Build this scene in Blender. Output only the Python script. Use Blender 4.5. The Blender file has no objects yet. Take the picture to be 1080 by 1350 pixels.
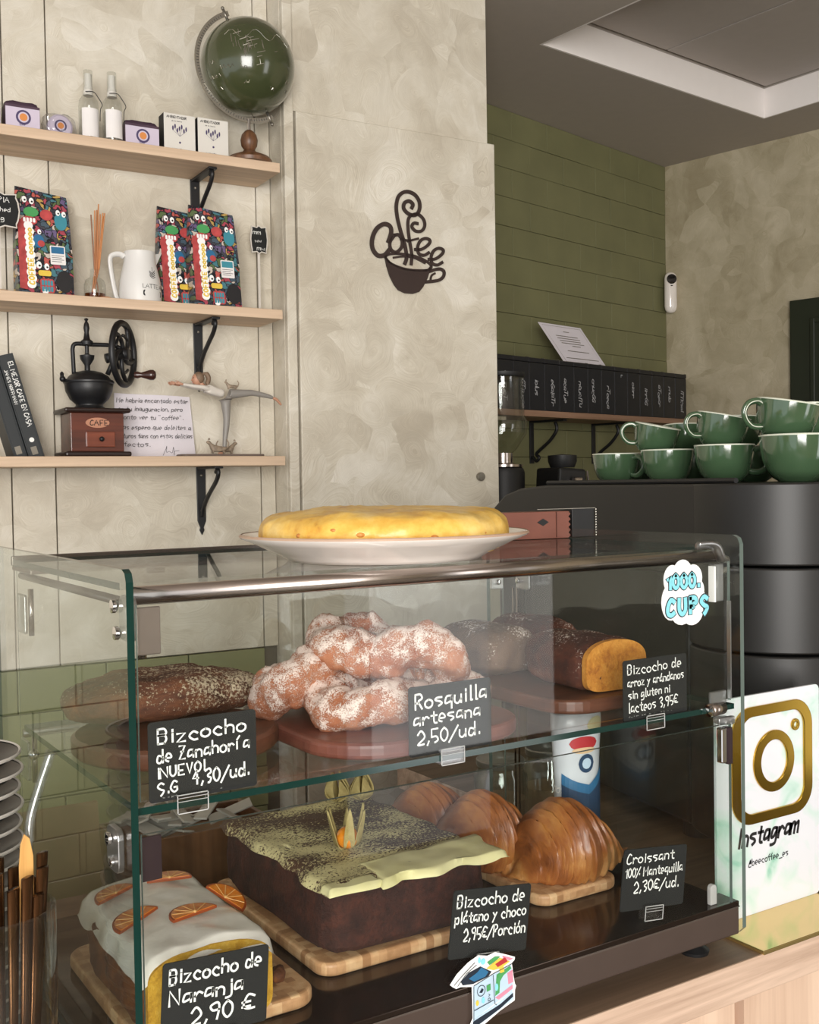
import bpy, bmesh, math, random
from mathutils import Vector, Matrix, noise
PI = math.pi
random.seed(7)
scene = bpy.context.scene
C = scene.collection

# ------------------------------------------------------------------ camera
F_PX, PITCH, ROLL, YAW = 1448.4, .02618, -.01587, .5664
def set_camera():
    cp, sp, cr, sr = math.cos(PITCH), math.sin(PITCH), math.cos(ROLL), math.sin(ROLL)
    ex = Vector((math.cos(YAW), math.sin(YAW), 0)); ey = Vector((-math.sin(YAW), math.cos(YAW), 0))
    tow = lambda v: Vector((v.dot(ex), v.dot(ey), v.z))
    U = Vector((0, sp, cp)); X = Vector((1, 0, 0)); Fw = Vector((0, cp, -sp))
    right, up, back = tow(X*cr + U*sr), tow(U*cr - X*sr), tow(-Fw)
    cd = bpy.data.cameras.new('camera'); cam = bpy.data.objects.new('camera', cd); C.objects.link(cam)
    cd.sensor_fit = 'HORIZONTAL'; cd.sensor_width = 36; cd.lens = F_PX/1080*36; cd.clip_start = .01; cd.clip_end = 50
    m = Matrix((right, up, back)).transposed().to_4x4(); m.translation = Vector((-.9836, -.8448, .542))
    cam.matrix_world = m; scene.camera = cam
set_camera()
# ------------------------------------------------------------------ world, lights, exposure
w = bpy.data.worlds.new('world'); scene.world = w; w.use_nodes = True
w.node_tree.nodes['Background'].inputs[0].default_value = (.93, .96, 1, 1)
w.node_tree.nodes['Background'].inputs[1].default_value = .75
def area(name, loc, target, sx, sy, power, col):
    l = bpy.data.lights.new(name, 'AREA'); l.shape = 'RECTANGLE'; l.size = sx; l.size_y = sy; l.energy = power; l.color = col
    o = bpy.data.objects.new(name, l); C.objects.link(o); o.location = loc
    o.rotation_euler = (Vector(target)-Vector(loc)).to_track_quat('-Z', 'Y').to_euler(); return o
area('window_daylight', (-2.1, -2.9, .75), (-.4, .6, .5), 1.9, 1.9, 105, (1, .97, .93))
area('doorway_daylight', (1.55, -2.75, .35), (.2, .4, .4), .75, 1.9, 7, (1, .97, .94))
scene.view_settings.view_transform = 'Standard'; scene.view_settings.look = 'None'
scene.view_settings.gamma = 1; scene.view_settings.use_curve_mapping = False
scene.view_settings.exposure = 0.68
scene.cycles.transparent_max_bounces = 32
scene.cycles.max_bounces = 10
scene.cycles.sample_clamp_indirect = 6

# ------------------------------------------------------------------ materials
def lin(c):
    if isinstance(c, str): c = [int(c[i:i+2], 16)/255 for i in (0, 2, 4)]
    return tuple((x/12.92 if x <= .04045 else ((x+.055)/1.055)**2.4) for x in c) + (1,)
class NT:
    def __init__(s, name):
        s.m = bpy.data.materials.new(name); s.m.use_nodes = True; s.t = s.m.node_tree; s.n = s.t.nodes; s.l = s.t.links
        s.b = s.n['Principled BSDF']; s.out = s.n['Material Output']
    def new(s, typ, **kw):
        n = s.n.new(typ)
        for k, v in kw.items():
            if k.startswith('_'): n.inputs[k[1:].replace('_', ' ')].default_value = v
            else: setattr(n, k, v)
        return n
    def link(s, a, b): s.l.new(a, b)
    def coord(s, scale=(1, 1, 1), kind='Object', rot=(0, 0, 0)):
        tc = s.new('ShaderNodeTexCoord'); mp = s.new('ShaderNodeMapping'); mp.inputs['Scale'].default_value = scale; mp.inputs['Rotation'].default_value = rot
        s.link(tc.outputs[kind], mp.inputs[0]); return mp.outputs[0]
    def noise(s, vec, scale, detail=4, rough=.5, dist=0):
        n = s.new('ShaderNodeTexNoise'); n.inputs['Scale'].default_value = scale; n.inputs['Detail'].default_value = detail
        n.inputs['Roughness'].default_value = rough; n.inputs['Distortion'].default_value = dist; s.link(vec, n.inputs['Vector']); return n.outputs[0]
    def ramp(s, fac, stops, interp='LINEAR'):
        r = s.new('ShaderNodeValToRGB'); r.color_ramp.interpolation = interp; e = r.color_ramp.elements
        while len(e) < len(stops): e.new(.5)
        for i, (p, c) in enumerate(stops): e[i].position = p; e[i].color = lin(c) if not isinstance(c, float) else (c, c, c, 1)
        s.link(fac, r.inputs[0]); return r.outputs[0]
    def math(s, op, a, b=0., c=0.):
        n = s.new('ShaderNodeMath', operation=op)
        for i, v in enumerate((a, b, c)):
            if hasattr(v, 'links') or hasattr(v, 'is_linked'): s.link(v, n.inputs[i])
            else: n.inputs[i].default_value = v
        return n.outputs[0]
    def mix(s, fac, a, b, blend='MIX'):
        n = s.new('ShaderNodeMix', data_type='RGBA', blend_type=blend)
        for v, i in ((fac, 0), (a, 6), (b, 7)):
            if hasattr(v, 'is_linked'): s.link(v, n.inputs[i])
            else: n.inputs[i].default_value = v if i == 0 else lin(v)
        return n.outputs[2]
    def bump(s, h, strength=.3, dist=.001):
        n = s.new('ShaderNodeBump'); n.inputs['Strength'].default_value = strength; n.inputs['Distance'].default_value = dist
        s.link(h, n.inputs['Height']); s.link(n.outputs[0], s.b.inputs['Normal'])
    def color(s, c):
        if hasattr(c, 'is_linked'): s.link(c, s.b.inputs['Base Color'])
        else: s.b.inputs['Base Color'].default_value = lin(c)
        return s
    def set(s, rough=.5, metal=0., spec=.5, coat=0., **k):
        s.b.inputs['Roughness'].default_value = rough; s.b.inputs['Metallic'].default_value = metal
        s.b.inputs['Specular IOR Level'].default_value = spec; s.b.inputs['Coat Weight'].default_value = coat
        if coat: s.b.inputs['Coat Roughness'].default_value = .08
        for kk, v in k.items(): s.b.inputs[kk.replace('_', ' ')].default_value = v
        return s
def plain(name, c, rough=.5, metal=0., var=.06, scale=30, bump=0., coat=0., spec=.5):
    t = NT(name); v = t.coord(); n = t.noise(v, scale, 5)
    base = lin(c); hi = tuple(min(1, x*(1+var)) for x in base[:3]); lo = tuple(x*(1-var) for x in base[:3])
    r = t.ramp(n, [(.3, 0.), (.7, 1.)]); mx = t.new('ShaderNodeMix', data_type='RGBA'); t.link(r, mx.inputs[0])
    mx.inputs[6].default_value = lo+(1,); mx.inputs[7].default_value = hi+(1,)
    t.color(mx.outputs[2]); t.set(rough, metal, spec, coat)
    if bump: t.bump(t.noise(v, scale*4, 4), bump, .001)
    return t.m
def wood(name, c0, c1, axis='X', scale=1., rough=.55, coat=0.):
    t = NT(name); sc = [55*scale]*3; sc['XYZ'.index(axis)] = 2.5*scale
    v = t.coord(sc); n = t.noise(v, 1., 6, .62, .4); n2 = t.noise(t.coord([x*.25 for x in sc]), 1., 3, .5, 1.5)
    f = t.math('ADD', t.math('MULTIPLY', n, .6), t.math('MULTIPLY', n2, .4))
    t.color(t.ramp(f, [(.36, c0), (.62, c1)])); t.set(rough, coat=coat); t.bump(n, .15, .0006); return t.m
def plaster(name, c0, c1, c2, rough=.5, axis='Y'):
    """trowelled stucco: patches of curved strokes, each patch with a direction of its own"""
    t = NT(name); base = t.coord()
    nz = t.new('ShaderNodeTexNoise'); nz.inputs['Scale'].default_value = 5; nz.inputs['Detail'].default_value = 2; t.link(base, nz.inputs['Vector'])
    wv = t.new('ShaderNodeMix', data_type='RGBA', blend_type='LINEAR_LIGHT'); wv.inputs[0].default_value = .09; t.link(base, wv.inputs[6]); t.link(nz.outputs['Color'], wv.inputs[7])
    def strokes(scale, seed):
        vo = t.new('ShaderNodeTexVoronoi', feature='F1'); vo.inputs['Scale'].default_value = scale
        mv = t.new('ShaderNodeVectorMath', operation='ADD'); mv.inputs[1].default_value = (seed, seed*.37, seed*.71); t.link(wv.outputs[2], mv.inputs[0]); t.link(mv.outputs[0], vo.inputs['Vector'])
        sep = t.new('ShaderNodeSeparateColor'); t.link(vo.outputs['Color'], sep.inputs[0])
        rt = t.new('ShaderNodeVectorRotate', rotation_type='AXIS_ANGLE'); rt.inputs['Axis'].default_value = (0, 1, 0) if axis == 'Y' else (1, 0, 0)
        t.link(wv.outputs[2], rt.inputs['Vector']); t.link(t.math('ADD', t.math('MULTIPLY', sep.outputs[0], 3.1), t.math('MULTIPLY', vo.outputs['Distance'], 5.)), rt.inputs['Angle'])
        mp = t.new('ShaderNodeMapping'); mp.inputs['Scale'].default_value = (9, 9, 75) if axis == 'Y' else (9, 9, 75); t.link(rt.outputs[0], mp.inputs[0])
        n = t.new('ShaderNodeTexNoise'); n.inputs['Scale'].default_value = 1.; n.inputs['Detail'].default_value = 4; n.inputs['Roughness'].default_value = .6; t.link(mp.outputs[0], n.inputs['Vector'])
        return t.math('ADD', t.math('MULTIPLY', n.outputs[0], .75), t.math('MULTIPLY', sep.outputs[1], .25)), vo
    s1, v1 = strokes(8., 0.); s2, v2 = strokes(15., 3.)
    mask = t.ramp(t.noise(base, 8, 3, .5, .6), [(.42, 0.), (.58, 1.)])
    mx = t.new('ShaderNodeMix'); t.link(mask, mx.inputs[0]); t.link(s1, mx.inputs[2]); t.link(s2, mx.inputs[3]); st = mx.outputs[0]
    big = t.noise(base, 5., 6, .6, .5); f = t.math('ADD', t.math('MULTIPLY', big, .52), t.math('MULTIPLY', st, .48))
    t.color(t.ramp(f, [(.38, c0), (.50, c1), (.62, c2)])); t.set(rough, spec=.4)
    t.bump(t.math('ADD', st, t.math('MULTIPLY', big, .5)), .38, .0035); return t.m
def glass(name, tint=(.985, .995, .99), refl=.024, rough=0.):
    t = NT(name); t.n.remove(t.b)
    tr = t.new('ShaderNodeBsdfTransparent'); tr.inputs[0].default_value = (*tint, 1)
    gl = t.new('ShaderNodeBsdfGlossy'); gl.inputs['Roughness'].default_value = rough
    lw = t.new('ShaderNodeLayerWeight'); lw.inputs['Blend'].default_value = .5
    p = t.math('MULTIPLY_ADD', t.math('POWER', lw.outputs['Facing'], 5.), .8, refl)
    ms = t.new('ShaderNodeMixShader'); t.link(p, ms.inputs[0]); t.link(tr.outputs[0], ms.inputs[1]); t.link(gl.outputs[0], ms.inputs[2])
    t.link(ms.outputs[0], t.out.inputs['Surface']); return t.m
M = {}
M['plaster'] = plaster('beige_trowelled_plaster', 'bcb2a0', 'd0c8b7', 'e2dccf')
M['plaster2'] = plaster('tan_trowelled_plaster', 'a09478', 'b6ab90', 'cabfa6', axis='X')
M['groove'] = plain('dark_joint', '6e675b', .8)
M['green_wall'] = plain('olive_painted_brick', '72714f', .55, var=.09, scale=9, bump=.12)
M['green_joint'] = plain('olive_mortar', '727148', .8)
M['tile_green'] = plain('sage_tile', '8b8c68', .3, var=.08, scale=8)
M['tile_joint'] = plain('sage_grout', '6b7749', .8)
M['ceiling'] = plain('taupe_ceiling_paint', 'b4aaa0', .8, var=.02)
M['ceil_panel'] = plain('ceiling_panel', 'b4aba4', .75, var=.02)
M['white_paint'] = plain('white_paint', 'f2ece8', .6, var=.01)
M['floor'] = plain('grey_floor', '7a746c', .5)
M['oak'] = wood('light_oak_shelf', 'b59a80', 'd9bea2', 'X')
M['oak_counter'] = wood('oak_counter', '9c7f6a', 'dcc0aa', 'X', .9)
M['counter_top'] = wood('brown_counter_wood', '64503f', '86705c', 'X', .9)  # darker, browner grain than the oak of the counter edge
M['oak_vert'] = wood('oak_panel', 'c4a48c', 'e0c4ac', 'Z', .8)
M['redwood'] = wood('reddish_panel_gap', 'a07058', 'b88870', 'Z', .8)
def bamboo():
    t = NT('laminated_bamboo'); v = t.coord(); sp = t.new('ShaderNodeSeparateXYZ'); t.link(v, sp.inputs[0])
    fl = t.math('FLOOR', t.math('MULTIPLY', sp.outputs[0], 105.)); fy = t.math('FLOOR', t.math('MULTIPLY', sp.outputs[1], 105.)); wn = t.new('ShaderNodeTexWhiteNoise', noise_dimensions='2D')
    cb = t.new('ShaderNodeCombineXYZ'); t.link(fl, cb.inputs[0]); t.link(fy, cb.inputs[1]); t.link(cb.outputs[0], wn.inputs['Vector'])
    n = t.noise(t.coord((90, 90, 90)), 1., 4); f = t.math('ADD', t.math('MULTIPLY', wn.outputs['Value'], .45), t.math('MULTIPLY', n, .55))
    t.color(t.ramp(f, [(.28, 'a87c54'), (.55, 'c89c70'), (.75, 'dcb88c')])); t.set(.5); return t.m
M['board'] = bamboo()
M['darkboard'] = wood('walnut_board', '4a2c20', '6e4432', 'X', .8, .4)
M['tray_red'] = wood('mahogany_tray', '5c3028', '7e4a3c', 'X', .8, .4)
M['walnut'] = wood('turned_walnut', '4a3020', '7c5538', 'Z', 1.4, .4)
M['black'] = plain('matte_black', '19191a', .5, var=.1)
M['machine'] = plain('black_machine_body', '1f1e1d', .45, var=.04, scale=200)
M['iron'] = plain('black_iron', '151517', .45, var=.2)
M['tin'] = plain('black_tin', '1a1a1e', .38, var=.1)
M['white_ceramic'] = plain('white_ceramic', 'eee6de', .18, var=.02, coat=.5)
M['cup_green'] = plain('green_glaze', '41593f', .12, var=.1, scale=12, coat=1.)
M['cup_rim'] = plain('cream_rim', 'd8dccb', .3)
M['steel'] = plain('brushed_steel', 'b8aea8', .22, 1., var=.05)
M['chrome'] = plain('chrome', 'd8d6d4', .08, 1., var=.02)
M['bronze_steel'] = plain('bronze_steel_base', '5a4c45', .34, .45, var=.04)
M['glossfloor'] = plain('glossy_dark_steel_floor', '3a2f28', .12, .7, var=.05)
M['plate_grey'] = plain('grey_metal_plate', '8a7e76', .3, .6)
M['glass'] = glass('clear_glass'); M['glass_side'] = glass('clear_side_glass', (.96, .985, .97), .042)
M['glass_edge'] = NT('green_glass_edge').color('0b2e29').set(.1, spec=.6).m
M['glass_edge_lt'] = NT('pale_glass_edge').color('5a6862').set(.12, spec=.9).m
M['acrylic'] = glass('clear_acrylic', (.93, .93, .94), .10, .03)
M['acrylic_solid'] = glass('frosted_acrylic', (.74, .74, .74), .34, .3)
M['thin_glass'] = glass('thin_glassware', (.93, .94, .93), .07, .0)
M['amber'] = glass('brown_oil', (.55, .28, .12), .05)
M['chalk'] = plain('chalkboard', '161716', .8, var=.08)
M['ink_white'] = plain('white_chalk_marker', 'eeeeea', .6, var=.02)
M['ink_black'] = plain('black_ink', '1c1a1c', .6)
M['paper'] = plain('white_paper', 'e6e2e0', .8, var=.02)
M['paper_note'] = plain('note_paper', 'dad4da', .8, var=.02)
M['gold'] = plain('polished_gold', 'c8a040', .12, 1., var=.05)
M['gold_base'] = plain('mirror_gold_acrylic', 'e0c684', .08, .9, var=.02)
M['bronze'] = plain('bronze_cutlery', '6a4a30', .25, .9)
M['globe'] = plain('olive_globe', '42482e', .18, var=.1, scale=6, coat=.6)
M['silver'] = plain('silver_foil', 'c0bcb0', .25, .9)
M['pewter'] = plain('pewter', '8f8a80', .35, .8)
M['purple'] = plain('purple_carton', '4a3444', .5); M['violet_dk'] = plain('dark_violet_soap', '3a2434', .6, bump=.4)
M['lilac'] = plain('lilac_label', 'cabfd0', .6, var=.03); M['orange_dot'] = plain('amber_print', 'd68a48', .6); M['indigo'] = plain('indigo_print', '4a3e64', .6)
M['carton'] = plain('white_carton', 'd8d4cc', .6, var=.02); M['copper'] = plain('copper_brown_carton', '7c4a3c', .45, .1, var=.1)
M['skin'] = plain('figurine_skin', 'b98a70', .5); M['hair'] = plain('figurine_hair', '7a6450', .6); M['fig_white'] = plain('figurine_white', 'cfc8be', .5); M['fig_grey'] = plain('figurine_grey', '8d8882', .45)
M['cat'] = plain('cat_grey', '8a7a68', .6, var=.4, scale=120); M['red_wood'] = wood('mill_mahogany', '3e1c14', '66301f', 'X', 1.4, .35, .4)
M['mill_edge'] = plain('mill_black_trim', '261814', .35); M['drawer'] = wood('mill_drawer', '5a2818', '80402a', 'X', 1.4, .35, .4); M['badge'] = plain('copper_badge', 'c08a70', .35, .5)
M['darkgreen'] = plain('dark_green_paint', '262b1e', .4, var=.03)
M['straw'] = wood('bamboo_stirrer', 'b07c3c', 'd8a860', 'Z', 2.)
M['reed'] = wood('reed_stick', 'a8653c', 'c88850', 'Z', 2.)
M['teal'] = plain('aqua_print', '86d4e0', .5, var=.02); M['navy'] = plain('navy_print', '1c2634', .5); M['pink'] = plain('pink_print', 'e48aa0', .5); M['grn'] = plain('green_print', '4a9a5a', .5)
M['blue'] = plain('blue_print', '2c6a94', .5); M['yel'] = plain('yellow_print', 'e2c24c', .5); M['red'] = plain('red_print', 'b03034', .5); M['sky'] = plain('pale_blue_print', 'b8cfe0', .5); M['pure'] = plain('white_print', 'f4f4f2', .5, var=.01); M['dblue'] = plain('dark_blue_label', '24405e', .4)

def food(name, stops, scale=14, bump=.5, rough=.7, fine=120, coat=0., dist=.002, aniso=(1, 1, 1)):
    t = NT(name); v = t.coord(aniso); n = t.noise(v, scale, 6, .6, .4); f2 = t.noise(v, fine, 4, .6)
    f = t.math('ADD', t.math('MULTIPLY', n, .7), t.math('MULTIPLY', f2, .3)); t.color(t.ramp(f, stops)); t.set(rough, coat=coat)
    t.bump(t.math('ADD', n, f2), bump, dist); t.b.inputs['Subsurface Weight'].default_value = 0; return t.m
def dusted(name, stops, dust, thr, scale=14, fine=260, dustscale=18, aniso=(1, 1, 1), up=False, width=.05, rough=.75, dsc=None):
    """food with a powder that sits where the noise says"""
    t = NT(name); v = t.coord(); va = t.coord(aniso); n = t.noise(va, scale, 6, .6, .4); f2 = t.noise(va, 120, 4, .6)
    f = t.math('ADD', t.math('MULTIPLY', n, .7), t.math('MULTIPLY', f2, .3)); col = t.ramp(f, stops)
    d = t.math('ADD', t.math('MULTIPLY', t.noise(v, fine, 3, .7), .55), t.math('MULTIPLY', t.noise(t.coord(dsc) if dsc else v, dustscale, 3), .45))
    if up:
        g = t.new('ShaderNodeNewGeometry'); sx = t.new('ShaderNodeSeparateXYZ'); t.link(g.outputs['Normal'], sx.inputs[0])
        d = t.math('ADD', d, t.math('MULTIPLY_ADD', sx.outputs[2], .06, -.02))
    m = t.ramp(d, [(thr-width, 0.), (thr+width, 1.)]); t.color(t.mix(m, '000000', dust) if False else t.mixc(m, col, dust)); t.set(rough)
    t.bump(t.math('ADD', f2, m), .6, .0015); return t.m
def _mixc(s, fac, a, c):
    n = s.new('ShaderNodeMix', data_type='RGBA'); s.link(fac, n.inputs[0]); s.link(a, n.inputs[6])
    if hasattr(c, 'is_linked'): s.link(c, n.inputs[7])
    else: n.inputs[7].default_value = lin(c)
    return n.outputs[2]
NT.mixc = _mixc
M['tortilla'] = food('egg_tortilla', [(.34, 'b87c34'), (.42, 'd6a444'), (.52, 'e2b858'), (.64, 'eac878')], 22, .35, .45, 90, .2)
M['croissant'] = food('croissant_crust', [(.34, '5a2c12'), (.48, '96561f'), (.6, 'bd7c34'), (.7, 'd09a54')], 9, .7, .38, 120, .3, .003, (1, 1, 1))
def croissant_mat():
    t = NT('croissant_crust_flaky'); v = t.coord((210, 30, 30)); n = t.noise(v, 1., 5, .65, 1.6); b = t.noise(t.coord(), 14, 4)
    f = t.math('ADD', t.math('MULTIPLY', n, .20), t.math('MULTIPLY', b, .80)); t.color(t.ramp(f, [(.36, '6e3b1a'), (.46, '97592a'), (.54, 'b0763c'), (.62, 'cb9a62')]))
    t.set(.4, coat=.25); t.bump(n, .55, .002); return t.m
M['croissant'] = croissant_mat()
M['rosquilla'] = dusted('sugared_doughnut', [(.35, '88492c'), (.5, 'a9694a'), (.65, 'c08868')], 'e6d2c8', .500, 20, 700, 70, width=.035, up=True)
M['carrot_cake'] = dusted('carrot_cake_crust', [(.35, '3c1e12'), (.5, '5e3420'), (.65, '7e4c2e')], 'cfc0a4', .572, 18, 330, 12, (1, 5, 3), up=True, width=.03)
M['arroz_crust'] = dusted('browned_cake_crust', [(.35, '2e1410'), (.5, '4c2418'), (.65, '6e3c28')], 'ded2c8', .60, 20, 380, 16, up=True, width=.025)
M['arroz_hazed'] = dusted('reflection_greyed_crust', [(.35, '4c3a30'), (.5, '66504040'[:6]), (.65, '80685a')], 'e0d6cc', .58, 20, 380, 16, up=True, width=.025)  # cake crust greyed to carry the glass reflection lying over it
M['crumb_orange'] = food('orange_crumb', [(.35, '9a5a1c'), (.5, 'bd7c2c'), (.65, 'd09440')], 60, .8, .9, 320)
M['crumb_yellow'] = food('yellow_crumb', [(.35, 'a8781c'), (.5, 'd0a030'), (.65, 'dcb450')], 50, .8, .9, 300)
M['crust'] = food('baked_crust', [(.35, '3a1e10'), (.5, '5e3418'), (.65, '85501f')], 30, .6, .8, 200)
M['icing'] = food('white_icing', [(.3, 'c8c2b8'), (.5, 'dad6cd'), (.7, 'e8e4dc')], 12, .3, .22, 60, .5)
M['choc'] = food('dark_chocolate_sponge', [(.35, '24110b'), (.5, '3a1d14'), (.65, '51291c')], 45, .9, .85, 260)
M['frosting'] = dusted('pale_yellow_frosting_with_cocoa', [(.3, 'c4b888'), (.6, 'dcd29c')], '4c3020', .502, 10, 330, 1., width=.018, rough=.6, dsc=(9, 20, 9))
M['frosting_clean'] = food('pale_yellow_frosting', [(.3, 'd4cc8c'), (.6, 'e4deac')], 10, .2, .45, 60)
M['cocoa'] = food('cocoa_powder', [(.3, '3c1f14'), (.6, '552e20')], 60, .5, .95, 300)
M['orange_slice'] = food('dried_orange', [(.3, 'a04c10'), (.5, 'c8701c'), (.7, 'dc8c34')], 60, .5, .35, 200, .3)
M['peel'] = plain('orange_peel', '8c3c10', .4); M['pith'] = plain('orange_membrane', 'd8a868', .5)
M['physalis'] = plain('physalis_fruit', 'd88420', .2, coat=.5); M['husk'] = food('dry_husk', [(.3, '8c7c48'), (.6, 'b8a870')], 40, .4, .8, 200)
M['mint'] = None
def mint():
    t = NT('white_and_mint_acrylic'); n = t.noise(t.coord(), 14, 3, .5, 1.); t.color(t.ramp(n, [(.48, 'e6e8ee'), (.60, 'cfe6de'), (.72, '9ed0bc')])); t.set(.12, coat=.6); return t.m
M['mint'] = mint()
def graffiti():
    t = NT('comic_monster_print'); v = t.coord((1, .3, 1)); dv = t.noise(v, 40, 2)
    wv = t.new('ShaderNodeMix', data_type='RGBA', blend_type='LINEAR_LIGHT'); wv.inputs[0].default_value = .02; t.link(v, wv.inputs[6])
    nz = t.new('ShaderNodeTexNoise'); nz.inputs['Scale'].default_value = 45; t.link(v, nz.inputs['Vector']); t.link(nz.outputs['Color'], wv.inputs[7])
    a = t.new('ShaderNodeTexVoronoi'); a.inputs['Scale'].default_value = 92; t.link(wv.outputs[2], a.inputs['Vector'])
    sep = t.new('ShaderNodeSeparateColor'); t.link(a.outputs['Color'], sep.inputs[0])
    col = t.ramp(sep.outputs[0], [(0., 'a84a58'), (.12, '4c5c68'), (.26, '4a7a84'), (.38, '44444c'), (.48, 'b85c54'), (.58, '5c6e48'), (.68, '6a5c80'), (.78, 'b89858'), (.85, '3a3c44'), (.92, 'c8bcb0')], 'CONSTANT')
    e = t.new('ShaderNodeTexVoronoi', feature='DISTANCE_TO_EDGE'); e.inputs['Scale'].default_value = 92; t.link(wv.outputs[2], e.inputs['Vector'])
    ln = t.ramp(e.outputs['Distance'], [(.05, 0.), (.09, 1.)]); ink = t.mixc(ln, t.ramp(ln, [(0., '1c1c22'), (1., '1c1c22')]), col)
    t.color(ink); t.set(.35); return t.m
M['graffiti'] = graffiti()
M['brickred'] = plain('coral_print', 'b04848', .4, var=.3, scale=60)
M['kraft'] = plain('kraft_paper', '9a7c60', .8, var=.08); M['grey_paper'] = plain('sugar_sachet_paper', 'b0aaa0', .7, var=.05)
M['door_stop'] = plain('frosted_plastic', 'b8b6b4', .3)
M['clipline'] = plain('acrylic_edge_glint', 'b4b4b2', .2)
M['lens'] = NT('black_lens').color('0c0c0e').set(.05, coat=1.).m
M['terra'] = plain('brown_glass_wood', '8a5a3c', .5)

M['art'] = plain('dark_brown_metal', '33241f', .5)
M['teal2'] = plain('teal_print', '3f8a9a', .5)
M['jugwhite'] = plain('satin_white_steel', 'dcdad6', .35, var=.01)
M['bookblack'] = plain('black_cloth_cover', '24282a', .55)
M['mill_knob'] = plain('turned_mahogany', '3a201a', .3, coat=.4)
M['walnut_grey'] = plain('taupe_base', '6e6058', .5)
M['shelf_brown'] = wood('brown_shelf', '7a5c48', 'a07e66', 'X')
M['chalk_dim'] = plain('faint_chalk', 'b2b2b4', .8)
M['brown_plate'] = plain('brown_metal_plate', '43353a', .3, .6); M['grey_rail'] = plain('dark_nickel_rail', '6a625c', .25, .8)
M['rimbrown'] = plain('toasted_rim', 'b89a84', .4)
M['potato'] = food('fried_potato', [(.3, 'b0602c'), (.6, 'd09048')], 60, .3, .5)
M['bottle_white'] = plain('bottle_white', 'ccd2d6', .3, coat=.3)
M['sandy'] = plain('sandy_print', 'd8b890', .5); M['yel_pale'] = plain('pale_fruit_print', 'c8c89a', .5)
M['saucer_black'] = plain('black_glaze', '141416', .3); M['saucer_rim'] = plain('pale_saucer_rim', 'b8b4ac', .3)
M['green_frame'] = M['grn']; M['mahog_line'] = plain('dark_crease', '4a2a22', .6)
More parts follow.
